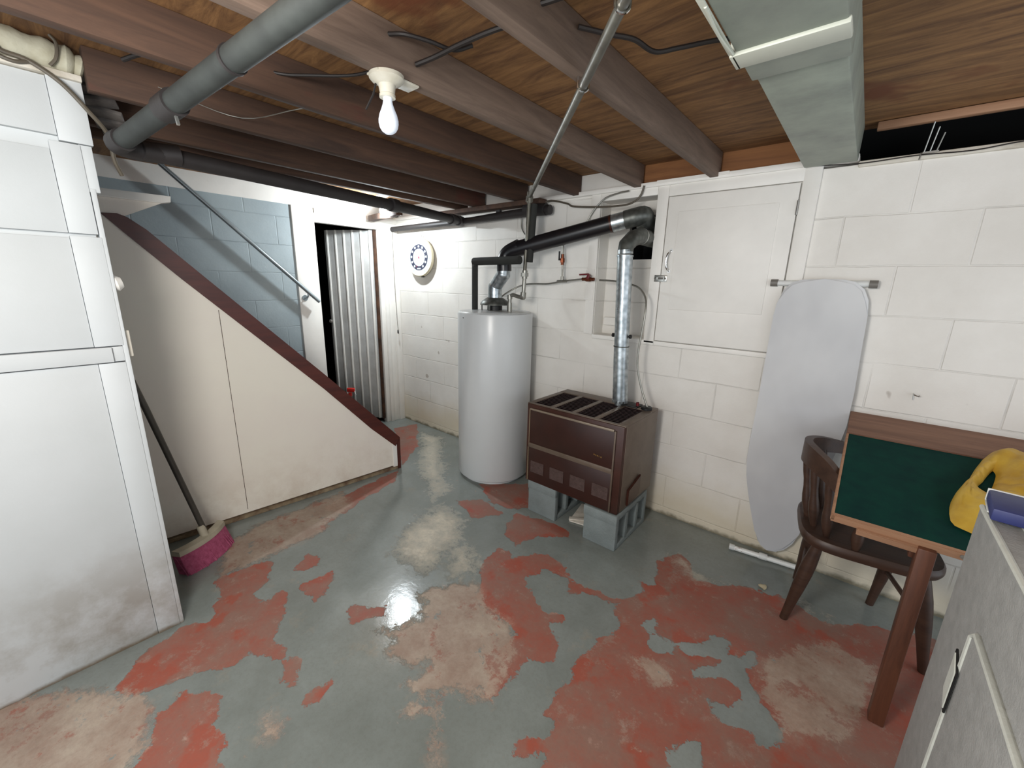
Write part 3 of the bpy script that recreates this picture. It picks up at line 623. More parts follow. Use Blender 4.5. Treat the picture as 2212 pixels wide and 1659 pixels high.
# flue from the water heater
fl = empty('flue_pipe', (hx, hy, TH+0.09), 'black and silver flue from water heater to wall recess', 'flue pipe')
z0 = TH+0.088
P = [(hx, hy, z0), (hx, hy, z0+0.075), (hx+0.070, hy+0.0, z0+0.155), (hx+0.074, hy, z0+0.19)]
bm = B(); tube(bm, [P[0], P[1]], 0.046, 28, radii=[0.046, 0.045]); tube(bm, [P[1], P[2]], 0.044, 28); tube(bm, [P[2], P[3]], 0.044, 28)
for p in P[1:3]:
    lathe(bm, [(0.0, -0.03), (0.030, -0.032), (0.044, -0.012), (0.046, 0), (0.044, 0.012), (0.030, 0.032), (0.0, 0.03)], p, Vector((0.45, 0, 1)), 28)
link('silver_elbow', bm, 'galv', fl)
bx, by = hx+0.078, hy
bm = B(); tube(bm, spline([(bx, by, z0+0.175), (bx, by, z0+0.235), (bx+0.02, by+0.01, z0+0.285), (bx+0.10, by+0.03, z0+0.325)], 5), 0.047, 28)
p1 = Vector((bx+0.06, by+0.02, z0+0.305)); p2 = Vector((-1.165, 2.235, 1.686))
tube(bm, [p1, p2], 0.048, 32); bp = link('black_section', bm, 'black_pipe', fl)
dd = (p2-p1).normalized()
bm = B(); tube(bm, [p2-dd*0.012, p2-dd*0.002], 0.0495, 28); link('joint_ring', bm, 'brown', fl)
bm = B(); e = [p2-dd*0.005, p2+dd*0.075]; tube(bm, e, 0.047, 32); link('silver_sleeve', bm, 'galv', fl)
bm = B(); q = e[1]
tube(bm, spline([q-dd*0.005, q+dd*0.05, q+dd*0.09+Vector((0.0, 0.02, 0)), Vector((-1.018, 2.34, 1.688)), Vector((-1.010, 2.40, 1.684)), Vector((-1.008, 2.46, 1.684))], 5), 0.050, 30); link('end_elbow', bm, 'galv_dull', fl)

# black insulated water pipe: up from the tank, across to the right, up the wall
ip = empty('insulated_water_pipe', (TX-0.137, TY, TH), 'black foam covered water pipe rising from left of the tank top', 'pipe')
bm = B(); tube(bm, [(TX-0.134, TY-0.06, TH+0.006), (TX-0.134, TY-0.06, 1.480)], 0.0205, 8); link('foam_upright', bm, 'foam', ip)
bm = B(); tube(bm, [(TX-0.122, TY-0.080, 1.478), (TX+0.268, TY-0.080, 1.482)], 0.0255, 10); tube(bm, [(TX-0.115, TY-0.080, 1.485), (TX-0.110, TY-0.080, 1.447)], 0.018, 8); link('foam_crossbar', bm, 'foam', ip)
bm = B(); tube(bm, [(TX+0.262, TY+0.02, 1.475), (TX+0.268, TY+0.04, 1.81)], 0.022, 10); link('foam_upright', bm, 'foam', ip)

# grey gas pipe: diagonal under the joists then down to the tank
gp = empty('gas_pipe', (-1.66, 2.06, 1.2), 'grey metal pipe running diagonally under the joists and down to the tank', 'pipe')
D0, D1 = Vector((-0.362, 0.730, 1.848)), Vector((-1.630, 2.065, 1.848))
bm = B(); tube(bm, [D0, D1], 0.0115, 14); link('overhead_run', bm, 'conduit', gp)
bm = B(); tube(bm, [(-1.620, 2.055, 1.872), (-1.630, 2.065, 1.815)], 0.017, 12); tube(bm, [(-1.632, 2.067, 1.85), (-1.634, 2.067, 1.82)], 0.022, 12); link('elbow', bm, 'conduit', gp)
bm = B(); tube(bm, [(-1.632, 2.066, 1.84), (-1.652, 2.066, 1.42)], 0.0115, 14); link('riser', bm, 'conduit', gp)
bm = B(); tube(bm, [(-1.651, 2.066, 1.425), (-1.653, 2.066, 1.375)], 0.017, 12); tube(bm, [(-1.652, 2.066, 1.410), (-1.652, 2.066, 1.388)], 0.024, 8); link('union_nut', bm, 'tube', gp)
bm = B(); tube(bm, spline([(-1.653, 2.066, 1.38), (-1.658, 2.066, 1.29), (-1.665, 2.066, 1.268), (-1.69, 2.066, 1.262), (-1.725, 2.064, 1.270), (-1.745, 2.062, 1.272), (-1.762, 2.06, 1.262), (-1.766, 2.06, 1.235), (-1.766, 2.06, TH+0.01)], 4), 0.0125, 12)
tube(bm, [(-1.658, 2.066, 1.292), (-1.661, 2.066, 1.262)], 0.0185, 12); tube(bm, [(-1.676, 2.066, 1.263), (-1.650, 2.066, 1.263)], 0.0175, 12)
tube(bm, [(-1.766, 2.06, 1.272), (-1.766, 2.06, 1.245)], 0.0175, 12); tube(bm, [(-1.766, 2.06, 1.222), (-1.766, 2.06, 1.165)], 0.0165, 12); link('swing_joint', bm, 'tube', gp)
for f in (0.055, 0.230):
    p = D0.lerp(D1, f+0.0); u = (D1-D0).normalized(); v = Vector((0, 0, 1)); w = u.cross(v)
    bm = B(); pts = [p + (w*math.cos(a)+v*math.sin(a))*0.0145 for a in [math.pi*(1.0+j/10) for j in range(11)]]
    pts = [pts[0]+Vector((0, 0, 0.02))]+pts+[pts[-1]+Vector((0, 0, 0.02))]; tube(bm, pts, 0.0028, 6); link('pipe_clip', bm, 'chrome', gp)

# drain pipes
dp = empty('drain_pipe', (-1.75, 0.30, 1.74), 'dark grey drain pipe crossing under the joists then along the far wall', 'pipe')
S0, S1, S2 = Vector((-0.35, 0.474, 1.845)), Vector((-1.779, 0.278, 1.735)), Vector((-2.42, 2.235, 1.788))
bm = B(); tube(bm, [S0, S1], 0.026, 20); u = (S1-S0).normalized(); link('cross_run', bm, 'drain', dp)
bm = B(); J = S0.lerp(S1, 0.75); tube(bm, [J-u*0.035, J+u*0.035], 0.0315, 20); link('coupling', bm, 'drain_dark', dp); bm = B(); tube(bm, [S0.lerp(S1, 0.52)-u*0.004, S0.lerp(S1, 0.52)+u*0.004], 0.029, 20); link('coupling', bm, 'drain_dark', dp)
bm = B(); tube(bm, spline([S1-u*0.02, S1+u*0.035, S1+u*0.05+Vector((-0.015, 0.05, 0.0)), S1+(S2-S1).normalized()*0.16+Vector((-0.02, 0, 0))], 5), 0.031, 18); link('elbow', bm, 'drain_dark', dp)
bm = B(); tube(bm, [S1+Vector((-0.05, 0.05, -0.005)), S1.lerp(S2, 0.70), S2], 0.03, 20, radii=[0.027, 0.030, 0.028]); link('long_run', bm, 'drain_dark', dp)
bm = B(); v = (S2-S1).normalized(); 
bm.free()
for f in (0.995, 0.945, 0.62):
    bm = B(); tube(bm, [S1.lerp(S2, f)-v*0.03, S1.lerp(S2, f)+v*0.03], 0.036, 18); link('hub', bm, 'drain_dark', dp)
bm = B(); obox(bm, J+Vector((0.01, 0.0, -0.03))-u*0.02, (0.2, 0.1, -1), (0, 1, 0), (0.04, 0.006, 0.008)); link('strap_end', bm, 'steel', dp)
wp = empty('wall_drain_pipe', (-2.3, 2.24, 1.79), 'black horizontal drain pipe along the block wall behind the tank', 'pipe')
bm = B(); tube(bm, [(-3.33, 2.255, 1.785), (-2.3, 2.25, 1.787), (-1.98, 2.245, 1.795), (-1.70, 2.245, 1.800)], 0.024, 18, radii=[0.021, 0.023, 0.027, 0.029]); link('pipe_run', bm, 'drain_dark', wp)
bm = B(); tube(bm, [(-1.80, 2.245, 1.812), (-1.635, 2.245, 1.803)], 0.037, 20, radii=[0.042, 0.036]); tube(bm, [(-1.64, 2.245, 1.800), (-1.605, 2.245, 1.798)], 0.029, 18); link('end_fitting', bm, 'drain_dark', wp)
bm = B(); tube(bm, [(-2.04, 2.245, 1.82), (-2.035, 2.26, 1.853)], 0.008, 8); obox(bm, (-2.035, 2.255, 1.855), (1, 0, 0), (0, 1, 0), (0.07, 0.03, 0.008)); obox(bm, (-2.04, 2.245, 1.822), (1, 0, 0), (0, 1, 0), (0.035, 0.02, 0.02)); link('hanger', bm, 'drain_dark', wp)
bm = B(); obox(bm, (-3.02, 1.98, 1.842), (1, -0.15, 0.0), (0, 1, 0), (0.52, 0.05, 0.045), 0.003)
tag(link('short_beam', bm, 'joist_dark'), 'short dark wooden cleat just below the far bulb', 'board')

# ================================================================== HEATER ON BLOCKS
HX, HXR, HY0, HY1, HZ_0, HZ_1 = -1.378, -0.782, 1.782, 2.205, 0.207, 0.684
ht = empty('gas_heater', ((HX+HXR)/2, (HY0+HY1)/2, HZ_0), 'dark brown box shaped gas space heater standing on two cinder blocks', 'heater')
bm = B(); box(bm, (HX, HY0+0.004, HZ_0), (HXR, HY1, HZ_1-0.003), 0.004); link('cabinet', bm, 'brown', ht)
bm = B(); box(bm, (HXR-0.001, HY0+0.03, HZ_0+0.005), (HXR+0.0025, HY1-0.003, HZ_1-0.006), 0.001); link('side_panel', bm, 'taupe', ht)['label'] = 'side panel, grey brown for the light on it'  # lighter than the brown cabinet: light caught by this side put into colour
# top lid with four grille openings
bm = B(); xs = [HX+0.03 + i*(HXR-HX-0.045)/4 for i in range(5)]
yA, yB = HY0+0.028, HY1-0.085
box(bm, (HX-0.002, HY0+0.010, HZ_1-0.006), (HXR+0.002, yA, HZ_1+0.002), 0.001); box(bm, (HX-0.002, yB, HZ_1-0.006), (HXR+0.002, HY1+0.002, HZ_1+0.002), 0.001)
box(bm, (HX-0.002, yA, HZ_1-0.006), (xs[0], yB, HZ_1+0.002), 0.001)
for i in range(1, 5):
    box(bm, (xs[i]-0.028, yA, HZ_1-0.006), (xs[i] if i < 4 else HXR+0.002, yB, HZ_1+0.002), 0.001)
link('top_lid', bm, 'taupe', ht)['label'] = 'grey brown top frame'
for i in range(4):
    bm = B(); box(bm, (xs[i], yA, HZ_1-0.008), (xs[i+1]-0.028, yB, HZ_1-0.003))
    nb = 14
    for j in range(nb):
        y = yA+(yB-yA)*(j+0.5)/nb; box(bm, (xs[i], y-0.002, HZ_1-0.004), (xs[i+1]-0.028, y+0.002, HZ_1-0.0005))
    link('top_grille', bm, 'vent_dark', ht)
# front
yf = HY0
bm = B(); box(bm, (HX+0.028, yf-0.006, 0.452), (HXR-0.045, yf+0.004, 0.652), 0.002); link('front_panel', bm, 'brown_panel', ht)
bm = B(); box(bm, (HX+0.028, yf-0.006, HZ_0+0.012), (HXR-0.045, yf+0.004, 0.425), 0.002); lp = link('lower_panel', bm, 'brown_panel', ht)
for i in range(4):
    x = HX+0.045+i*0.135; bm = B(); box(bm, (x, yf-0.008, 0.275), (x+0.092, yf-0.005, 0.345))
    for j in range(9): box(bm, (x, yf-0.0095, 0.279+j*0.0075), (x+0.092, yf-0.008, 0.2815+j*0.0075))
    link('lower_grille', bm, 'vent_low', lp)
bm = B(); box(bm, (HX+0.026, yf-0.009, 0.425), (HXR-0.045, yf+0.002, 0.452), 0.002); link('trim_band', bm, 'taupe', ht)
bm = B(); box(bm, (HX+0.030, yf-0.009, 0.650), (HXR-0.048, yf+0.002, 0.661), 0.001); link('upper_trim', bm, simple('pale_trim', (150, 136, 120), 0.35, 0.4), ht)
bm = B(); box(bm, (HX+0.024, yf-0.008, 0.43), (HX+0.028, yf+0.002, 0.658), 0.0005); box(bm, (HX+0.020, yf-0.008, HZ_0+0.01), (HX+0.024, yf+0.002, 0.425)); link('left_trim', bm, simple('thin_gold_trim', (170, 150, 125), 0.3, 0.5), ht)
bm = B(); box(bm, (HXR-0.045, yf-0.008, HZ_0+0.006), (HXR-0.037, yf+0.002, 0.655), 0.001); link('right_trim', bm, 'taupe', ht)
bm = B()
for i, w in enumerate((0.008, 0.006, 0.007, 0.004, 0.007)): box(bm, (HXR-0.150+i*0.010, yf-0.0085, 0.500-0.001*i), (HXR-0.150+i*0.010+w, yf-0.006, 0.507-0.001*i))
link('name_badge', bm, 'brass', ht)
# side hatch and knobs
bm = B(); prism(bm, [(HXR+0.003, y, z) for y, z in ((HY0+0.095, 0.225), (HY0+0.095, 0.315), (HY0+0.24, 0.355), (HY0+0.24, 0.245))], (0.012, 0, 0), 0.003); link('side_hatch', bm, 'brown', ht)
bm = B(); box(bm, (HXR-0.20, HY1-0.09, HZ_1+0.001), (HXR-0.085, HY1-0.01, HZ_1+0.010), 0.002); link('control_plate', bm, 'black', ht)
bm = B(); tube(bm, [(HXR-0.095, HY1-0.06, HZ_1), (HXR-0.095, HY1-0.06, HZ_1+0.030)], 0.006, 12); tube(bm, [(HXR-0.095, HY1-0.06, HZ_1+0.008), (HXR-0.095, HY1-0.06, HZ_1+0.03)], 0.0085, 12); link('igniter_button', bm, 'red', ht)
bm = B(); lathe(bm, [(0.030, 0), (0.030, 0.012), (0.026, 0.016), (0.0, 0.017)], (HXR-0.040, HY1-0.065, HZ_1+0.002), seg=28); link('control_knob', bm, 'black', ht)
bm = B(); tube(bm, [(HXR-0.197, 2.115, HZ_1), (HXR-0.197, 2.115, 0.72)], 0.020, 16); link('outlet_collar', bm, 'galv', ht)
# cinder blocks
def cinder(x0, x1, y0, y1, z1, label):
    bm = B(); h = z1
    w = x1-x0
    # end faces with a lip, side faces with two hollows (block lying on its side)
    box(bm, (x0, y0, 0), (x1, y0+0.035, h), 0.006); box(bm, (x0-0.002, y0-0.006, h-0.055), (x1+0.002, y0+0.02, h), 0.006)
    box(bm, (x0, y1-0.035, 0), (x1, y1, h), 0.006)
    box(bm, (x0, y0+0.03, h-0.032), (x1, y1-0.03, h), 0.004); box(bm, (x0, y0+0.03, 0), (x1, y1-0.03, 0.032), 0.004)
    n = 2
    for i in range(1, n+1):
        y = y0 + (y1-y0)*i/(n+1); box(bm, (x0, y-0.016, 0.02), (x1, y+0.016, h-0.02), 0.004)
    box(bm, (x0+0.05, y0+0.03, 0.02), (x1-0.05, y1-0.03, h-0.02))
    o = link('cinder_block', bm, 'cinder'); return tag(o, label, 'block', 'cinder blocks under the heater')
cinder(-0.965, -0.775, 1.778, 2.165, 0.205, 'blue grey cinder block under the right front corner of the heater')
cinder(-1.362, -1.165, 1.800, 2.190, 0.205, 'blue grey cinder block under the left end of the heater')
bm = B(); obox(bm, (-1.06, 1.98, 0.006), (1, 0.2, 0), (0, 1, 0), (0.13, 0.22, 0.008), 0.002); obox(bm, (-1.075, 1.90, 0.014), (1, 0.5, 0.1), (0, 1, 0), (0.09, 0.035, 0.004), 0.001)
tag(link('paper_scrap', bm, 'whitepack' if False else 'white_dirty'), 'crumpled pale paper scrap between the two cinder blocks', 'scrap')
# heater flue
hf = empty('heater_flue', (-0.979, 2.115, 0.70), 'silver galvanised stove pipe rising from the brown heater to the wall recess', 'flue pipe')
f0, f1, f2 = Vector((-0.973, 2.120, 0.712)), Vector((-0.993, 2.120, 1.02)), Vector((-1.016, 2.120, 1.500))
bm = B(); tube(bm, [f0, f1], 0.041, 32, radii=[0.042, 0.0405]); link('pipe_section', bm, 'galv', hf)
bm = B(); tube(bm, [f1, f2], 0.040, 32, radii=[0.0395, 0.0410]); link('pipe_section', bm, 'galv', hf)
bm = B(); tube(bm, [f1-Vector((0, 0, 0.003)), f1+Vector((0, 0, 0.003))], 0.0425, 32); link('seam_ring', bm, 'galv_dull', hf)
bm = B()
for i in range(14):
    a = 2*math.pi*i/14; obox(bm, f0+Vector((0.042*math.cos(a), 0.042*math.sin(a), -0.004)), (math.cos(a), math.sin(a), 0), (0, 0, 1), (0.004, 0.012, 0.012))
link('crimped_collar', bm, 'galv', hf)
bm = B(); tube(bm, [f2+Vector((0, 0, -0.004)), f2+Vector((0, 0, 0.004))], 0.0435, 32); tube(bm, [f2+Vector((0, 0, 0.01)), f2+Vector((-0.001, 0, 0.03))], 0.0405, 32); link('upper_collar', bm, 'galv', hf)
bm = B(); segs = [f2+Vector((-0.001, 0, 0.02)), f2+Vector((0.0, 0.005, 0.055)), f2+Vector((0.015, 0.04, 0.090)), f2+Vector((0.028, 0.095, 0.108)), f2+Vector((0.034, 0.20, 0.104)), f2+Vector((0.034, 0.34, 0.100))]
tube(bm, segs, 0.0415, 30, radii=[0.041, 0.042, 0.043, 0.043, 0.042, 0.042]); link('elbow', bm, 'galv_dull', hf)
bm = B(); p = f2+Vector((0.030, 0.110, 0.107)); tube(bm, [p, p+Vector((0, 0.006, 0))], 0.0435, 28); link('seam_ring', bm, 'steel', hf)
for s in (-1, 1):
    bm = B(); lathe(bm, [(0.004, 0), (0.011, 0.006), (0.011, 0.016), (0.0, 0.020)], Vector((-0.995+s*0.040, 2.118, 1.078)), (s, 0, 0), 14); link('damper_knob', bm, 'black', hf)

# ================================================================== TUBES, VALVES, CABLES
gt = empty('gas_tubing', (-1.5, 2.26, 1.37), 'thin steel gas tube looping down to the brown heater with red handled valve', 'tube')
bm = B(); tube(bm, spline([(-0.820, 2.142, 0.70), (-0.868, 2.15, 0.80), (-0.899, 2.15, 0.905), (-0.905, 2.15, 1.00), (-0.898, 2.155, 1.10), (-0.892, 2.16, 1.20), (-0.905, 2.18, 1.28), (-0.955, 2.20, 1.335), (-1.05, 2.24, 1.36), (-1.15, 2.27, 1.372), (-1.24, 2.27, 1.376)], 5), 0.0055, 10); link('heater_tube', bm, 'tube', gt)
bm = B(); tube(bm, spline([(-1.35, 2.255, 1.380), (-1.42, 2.25, 1.373), (-1.49, 2.25, 1.364), (-1.60, 2.25, 1.348), (-1.70, 2.25, 1.346), (-1.79, 2.24, 1.338), (-1.87, 2.20, 1.300), (-1.905, 2.12, 1.24), (-1.90, 2.10, TH+0.005)], 5), 0.0055, 10); link('tank_tube', bm, 'tube', gt)
bm = B(); tube(bm, [(-1.27, 2.26, 1.380), (-1.35, 2.255, 1.380)], 0.010, 10); tube(bm, [(-1.325, 2.258, 1.380), (-1.295, 2.258, 1.380)], 0.014, 8); tube(bm, [(-1.31, 2.256, 1.39), (-1.31, 2.250, 1.405)], 0.006, 8)
v1 = link('wall_valve', bm, 'copper', gt)
bm = B(); obox(bm, (-1.335, 2.248, 1.408), (1, 0, 0.06), (0, 1, 0), (0.065, 0.014, 0.010), 0.003); obox(bm, (-1.305, 2.248, 1.395), (0.4, 0, 1), (0, 1, 0), (0.03, 0.012, 0.02), 0.003); link('valve_handle', bm, 'red', v1)
bm = B(); tube(bm, [(-1.495, 2.252, 1.368), (-1.500, 2.255, 1.46), (-1.505, 2.258, 1.60)], 0.006, 10); tube(bm, [(-1.53, 2.25, 1.363), (-1.46, 2.25, 1.367)], 0.009, 10); tube(bm, [(-1.495, 2.252, 1.372), (-1.496, 2.252, 1.395)], 0.010, 10); link('drop_tube', bm, 'tube', gt)
bm = B(); tube(bm, [(-1.503, 2.257, 1.48), (-1.504, 2.257, 1.505)], 0.015, 8); tube(bm, [(-1.503, 2.257, 1.465), (-1.504, 2.257, 1.53)], 0.010, 10)
v2 = link('drop_valve', bm, 'copper', gt)
bm = B(); obox(bm, (-1.520, 2.245, 1.520), (0, 0, 1), (0, 1, 0), (0.055, 0.008, 0.010), 0.002); link('valve_handle', bm, 'black', v2)
def cable(name, pts, r, m, label, cat='cable', k=6, group=None):
    bm = B(); tube(bm, spline(pts, k), r, 8); return tag(link(name, bm, m), label, cat, group)
cable('metal_conduit', [(-1.70, 2.25, 1.835), (-1.629, 2.28, 1.858), (-1.505, 2.28, 1.829), (-1.454, 2.28, 1.808), (-1.264, 2.28, 1.788), (-1.12, 2.28, 1.785), (-1.06, 2.28, 1.800), (-1.03, 2.28, 1.83), (-1.016, 2.278, 1.872)], 0.0055, 'cable', 'dark looping conduit hanging along the top of the wall left of the hatch')
cable('thin_conduit', [(-1.10, 2.275, 1.855), (-1.16, 2.28, 1.852), (-1.241, 2.28, 1.835), (-1.29, 2.28, 1.80), (-1.327, 2.28, 1.76), (-1.36, 2.28, 1.71), (-1.39, 2.28, 1.672), (-1.494, 2.28, 1.655), (-1.60, 2.285, 1.640), (-1.75, 2.285, 1.633), (-1.81, 2.285, 1.65), (-1.86, 2.285, 1.70), (-1.868, 2.285, 1.76), (-1.862, 2.28, 1.83)], 0.0045, 'tube', 'thin pale conduit curling down behind the black flue')
bm = B(); tube(bm, [(-1.66, 2.285, 1.637), (-1.60, 2.285, 1.642)], 0.010, 8); tube(bm, [(-1.60, 2.285, 1.642), (-1.50, 2.283, 1.653)], 0.0075, 8)
tag(link('conduit_coupling', bm, 'conduit'), 'dark coupling on the thin conduit just above the black flue', 'coupling')
wl_ = 'black cables through the joists'
cable('black_cable', [(-1.70, 0.30, 1.93), (-1.654, 0.329, 1.94), (-1.562, 0.382, 1.945), (-1.517, 0.455, 1.94), (-1.498, 0.517, 1.935), (-1.44, 0.56, 1.94)], 0.006, 'cable_black', 'black cable left of the dark grey drain pipe', group=wl_)
cable('black_cable', [(-1.46, 0.50, 1.94), (-1.43, 0.60, 1.93), (-1.36, 0.67, 1.93), (-1.26, 0.745, 1.93), (-1.16, 0.78, 1.935), (-1.075, 0.80, 1.94)], 0.0045, 'cable_black', 'thin black cable leading to the near bulb holder', group=wl_)
cable('black_cable', [(-1.04, 0.72, 1.955), (-1.0, 0.74, 1.95), (-0.967, 0.79, 1.945), (-0.94, 0.85, 1.94), (-0.90, 0.88, 1.95)], 0.0055, 'cable_black', 'curved cable on the plywood right of the near bulb joist', group=wl_)
cable('black_cable', [(-1.036, 0.80, 1.915), (-0.98, 0.82, 1.925), (-0.90, 0.835, 1.935), (-0.80, 0.85, 1.94), (-0.690, 0.88, 1.945)], 0.0065, 'cable_black', 'straight thick cable crossing the bay between two light joists', group=wl_)
cable('black_cable', [(-0.64, 0.98, 1.95), (-0.588, 1.048, 1.945), (-0.548, 1.092, 1.94), (-0.517, 1.145, 1.925), (-0.47, 1.175, 1.93), (-0.40, 1.215, 1.94), (-0.32, 1.26, 1.945)], 0.006, 'cable_black', 'black cable sagging between the lightest joist and the grey duct', group=wl_)
cable('black_cable', [(-0.69, 0.83, 1.94), (-0.64, 0.845, 1.94), (-0.56, 0.86, 1.94)], 0.006, 'cable_black', 'short black cable at the top edge beside the grey pipe', group=wl_)
cable('thin_wire', [(-1.838, 0.40, 1.93), (-1.80, 0.62, 1.895), (-1.52, 0.74, 1.90), (-1.50, 0.95, 1.905), (-1.475, 1.4, 1.90), (-1.475, 2.1, 1.90)], 0.0016, 'tube', 'thin pale wire along the joist behind the near bulb', 'wire')
cable('wall_cable', [(-1.845, -0.30, 1.93), (-1.840, 0.03, 1.925), (-1.845, 0.08, 1.912), (-1.845, 0.125, 1.905), (-1.84, 0.178, 1.870), (-1.84, 0.222, 1.815), (-1.87, 0.262, 1.765), (-1.90, 0.27, 1.70), (-1.92, 0.285, 1.66)], 0.006, 'cable', 'thick grey cable draped over the top corner of the panelled wall')
cable('wall_cable', [(-1.845, 0.125, 1.903), (-1.840, 0.095, 1.893), (-1.840, 0.06, 1.905), (-1.842, 0.03, 1.95), (-1.85, -0.05, 1.99-0.02)], 0.005, 'cable', 'looped end of grey cable at the top left edge of the photo')
cable('wall_cable', [(-1.835, 0.175, 1.982), (-1.833, 0.185, 1.965), (-1.838, 0.180, 1.930), (-1.845, 0.165, 1.908)], 0.004, 'cable', 'short dark cord crossing the grey fibre bundle')
# fibre bundle on top of the panelled wall
bm = B(); pts = spline([(-1.885, -0.7, 1.945), (-1.885, -0.3, 1.948), (-1.885, 0.0, 1.948), (-1.885, 0.14, 1.944), (-1.885, 0.21, 1.938), (-1.887, 0.245, 1.93)], 6)
tube(bm, pts, 0.04, 20, radii=[0.040+0.004*math.sin(i*1.7)-(0.018 if i >= len(pts)-2 else 0)-(0.008 if i >= len(pts)-6 else 0) for i in range(len(pts))])
tag(link('insulation_bundle', bm, 'fibre'), 'pale grey fibre insulation roll lying on top of the panelled wall', 'insulation')
bm = B()
for i in range(7):
    obox(bm, (-2.02-0.03*i, 0.245+0.018*i, 1.955-0.024*i), (0.3, 1, 0.15*((i % 3)-1)), (1, 0, 0.3), (0.11-0.006*i, 0.05, 0.014), 0.002)
tag(link('scrap_wood', bm, simple('grey_scrap_wood', (122, 116, 112), 0.9, scale=20, c2=(84, 78, 78))), 'jagged grey wood scraps tucked behind the top corner of the panelled wall', 'wood')

# ================================================================== BULBS, CLOCK, CORD
def bulb(name, c, mat_, label, s=1.0, holder=True):
    e = empty(name, (c[0], c[1], c[2]), label, 'light bulb', 'bare ceiling bulbs')
    # c is the top of the porcelain base; bulb hangs below
    bm = B(); lathe(bm, [(0.052*s, 0), (0.052*s, -0.010*s), (0.044*s, -0.018*s), (0.026*s, -0.026*s), (0.022*s, -0.05*s), (0.024*s, -0.052*s), (0.024*s, -0.060*s), (0.0, -0.060*s)], c, seg=32); link('lampholder', bm, 'porcelain', e)
    bm = B(); z = -0.058*s
    prof = [(0.0135, 0.0), (0.0135, -0.010), (0.0155, -0.020), (0.0205, -0.034), (0.0265, -0.048), (0.0298, -0.062), (0.0300, -0.072), (0.0275, -0.084), (0.0215, -0.094), (0.012, -0.1005), (0.0, -0.102)]
    lathe(bm, [(r*s, z+q*s) for r, q in prof], c, seg=32, cap=False); g = link('glass', bm, mat_, e)
    g.visible_shadow = True
    return e
nb = bulb('light_bulb', (-1.060, 0.722, 1.869), 'bulb_near', 'pale frosted bulb hanging from the joist in the upper middle', 0.86)
bm = B(); obox(bm, (-1.062, 0.745, 1.866), (0, 1, 0), (1, 0, 0), (0.13, 0.05, 0.006), 0.002); link('base_plate', bm, 'porcelain', nb)
fb = bulb('light_bulb', (-2.96, 1.93, 1.980), 'bulb_far', 'brilliant lit bulb near the far wall behind the dark pipe', 0.9)
bm = B(); tube(bm, [(-1.070, 0.700, 1.86), (-1.10, 0.705, 1.83), (-1.13, 0.70, 1.80)], 0.003, 6)
tag(link('short_cord', bm, 'cable_black'), 'short dark cord end beside the near bulb', 'cord')

cc = Vector((-2.968, YW-0.045, 1.540)); cn = Vector((0.10, -1, 0.02)).normalized()
ck = empty('round_dial_thermometer', cc, 'round white dial thermometer with black ring hanging on the wall corner', 'thermometer')
bm = B(); lathe(bm, [(0.150, -0.022), (0.158, -0.010), (0.158, 0.006), (0.152, 0.012), (0.146, 0.010)], cc, cn, 64); link('rim', bm, 'dial_rim', ck)
def disc(r0, r1, z): 
    b = B(); lathe(b, [(r0, z), (r1, z), (r1, z+0.001), (r0, z+0.001)] if r0 > 0 else [(0.0, z), (r1, z), (r1, z+0.001), (0, z+0.001)], cc, cn, 64, cap=False); return b
link('dial_face', disc(0, 0.148, 0.010), 'dial_white', ck)
link('black_ring', disc(0.072, 0.106, 0.012), 'dial_black', ck)
cu = Vector((1, 0.10, 0)).normalized(); cu = (cu-cn*cu.dot(cn)).normalized(); cv = cn.cross(cu); cv = cv if cv.z > 0 else -cv
for i in range(11):
    a = math.radians(-145+29*i-0); p = cc+cn*0.0135+(cu*math.sin(a)+cv*math.cos(a))*0.089
    bm = B(); lathe(bm, [(0, 0), (0.0095, 0), (0.0095, 0.001), (0, 0.001)], p, cn, 16, cap=False); link('ring_mark', bm, 'dial_white', ck)
for i in range(23):
    a = math.radians(-150+300/22*i); rd = cu*math.sin(a)+cv*math.cos(a); p = cc+cn*0.0115+rd*0.128
    bm = B(); obox(bm, p, rd, cn, (0.012, 0.001, 0.004) if i % 2 else (0.014, 0.001, 0.009)); link('outer_mark', bm, 'dial_mark', ck)
bm = B(); obox(bm, cc+cn*0.0135-cv*0.092, cu, cn, (0.044, 0.001, 0.010)); link('maker_label', bm, 'dial_white', ck)
bm = B(); rd = (-cv*0.95-cu*0.30).normalized(); obox(bm, cc+cn*0.016+rd*0.035, rd, cn, (0.10, 0.0015, 0.003)); lathe(bm, [(0, 0), (0.007, 0), (0.007, 0.004), (0, 0.004)], cc+cn*0.013, cn, 16, cap=False); link('pointer', bm, 'pinkred', ck)
bm = B(); tube(bm, [cc+cv*0.150, cc+cv*0.172+Vector((0, 0.02, 0)), cc+cv*0.20+Vector((0.01, 0.035, 0))], 0.0018, 6); tube(bm, [cc+cv*0.172+Vector((0, 0.02, 0)), cc+cv*0.20+Vector((-0.012, 0.033, 0))], 0.0018, 6); link('hanging_wire', bm, 'steel', ck)
bm = B(); obox(bm, cc-cv*0.155+cu*0.02-cn*0.012, cu, cn, (0.026, 0.02, 0.016), 0.003); link('bottom_bracket', bm, 'black', ck)
cd = empty('pull_cord', (-3.33, 2.255, 0.86), 'thin dark pull cord hanging down the white door jamb', 'cord')
bm = B(); tube(bm, spline([(-3.325, 2.25, 1.775), (-3.322, 2.248, 1.6), (-3.318, 2.246, 1.36), (-3.308, 2.245, 1.1), (-3.295, 2.245, 0.90)]), 0.0018, 6); link('string', bm, 'cable', cd)
bm = B(); lathe(bm, [(0.002, 0.04), (0.006, 0.030), (0.007, 0.01), (0.003, 0)], (-3.294, 2.245, 0.86), seg=12); link('pull_knob', bm, 'black', cd)
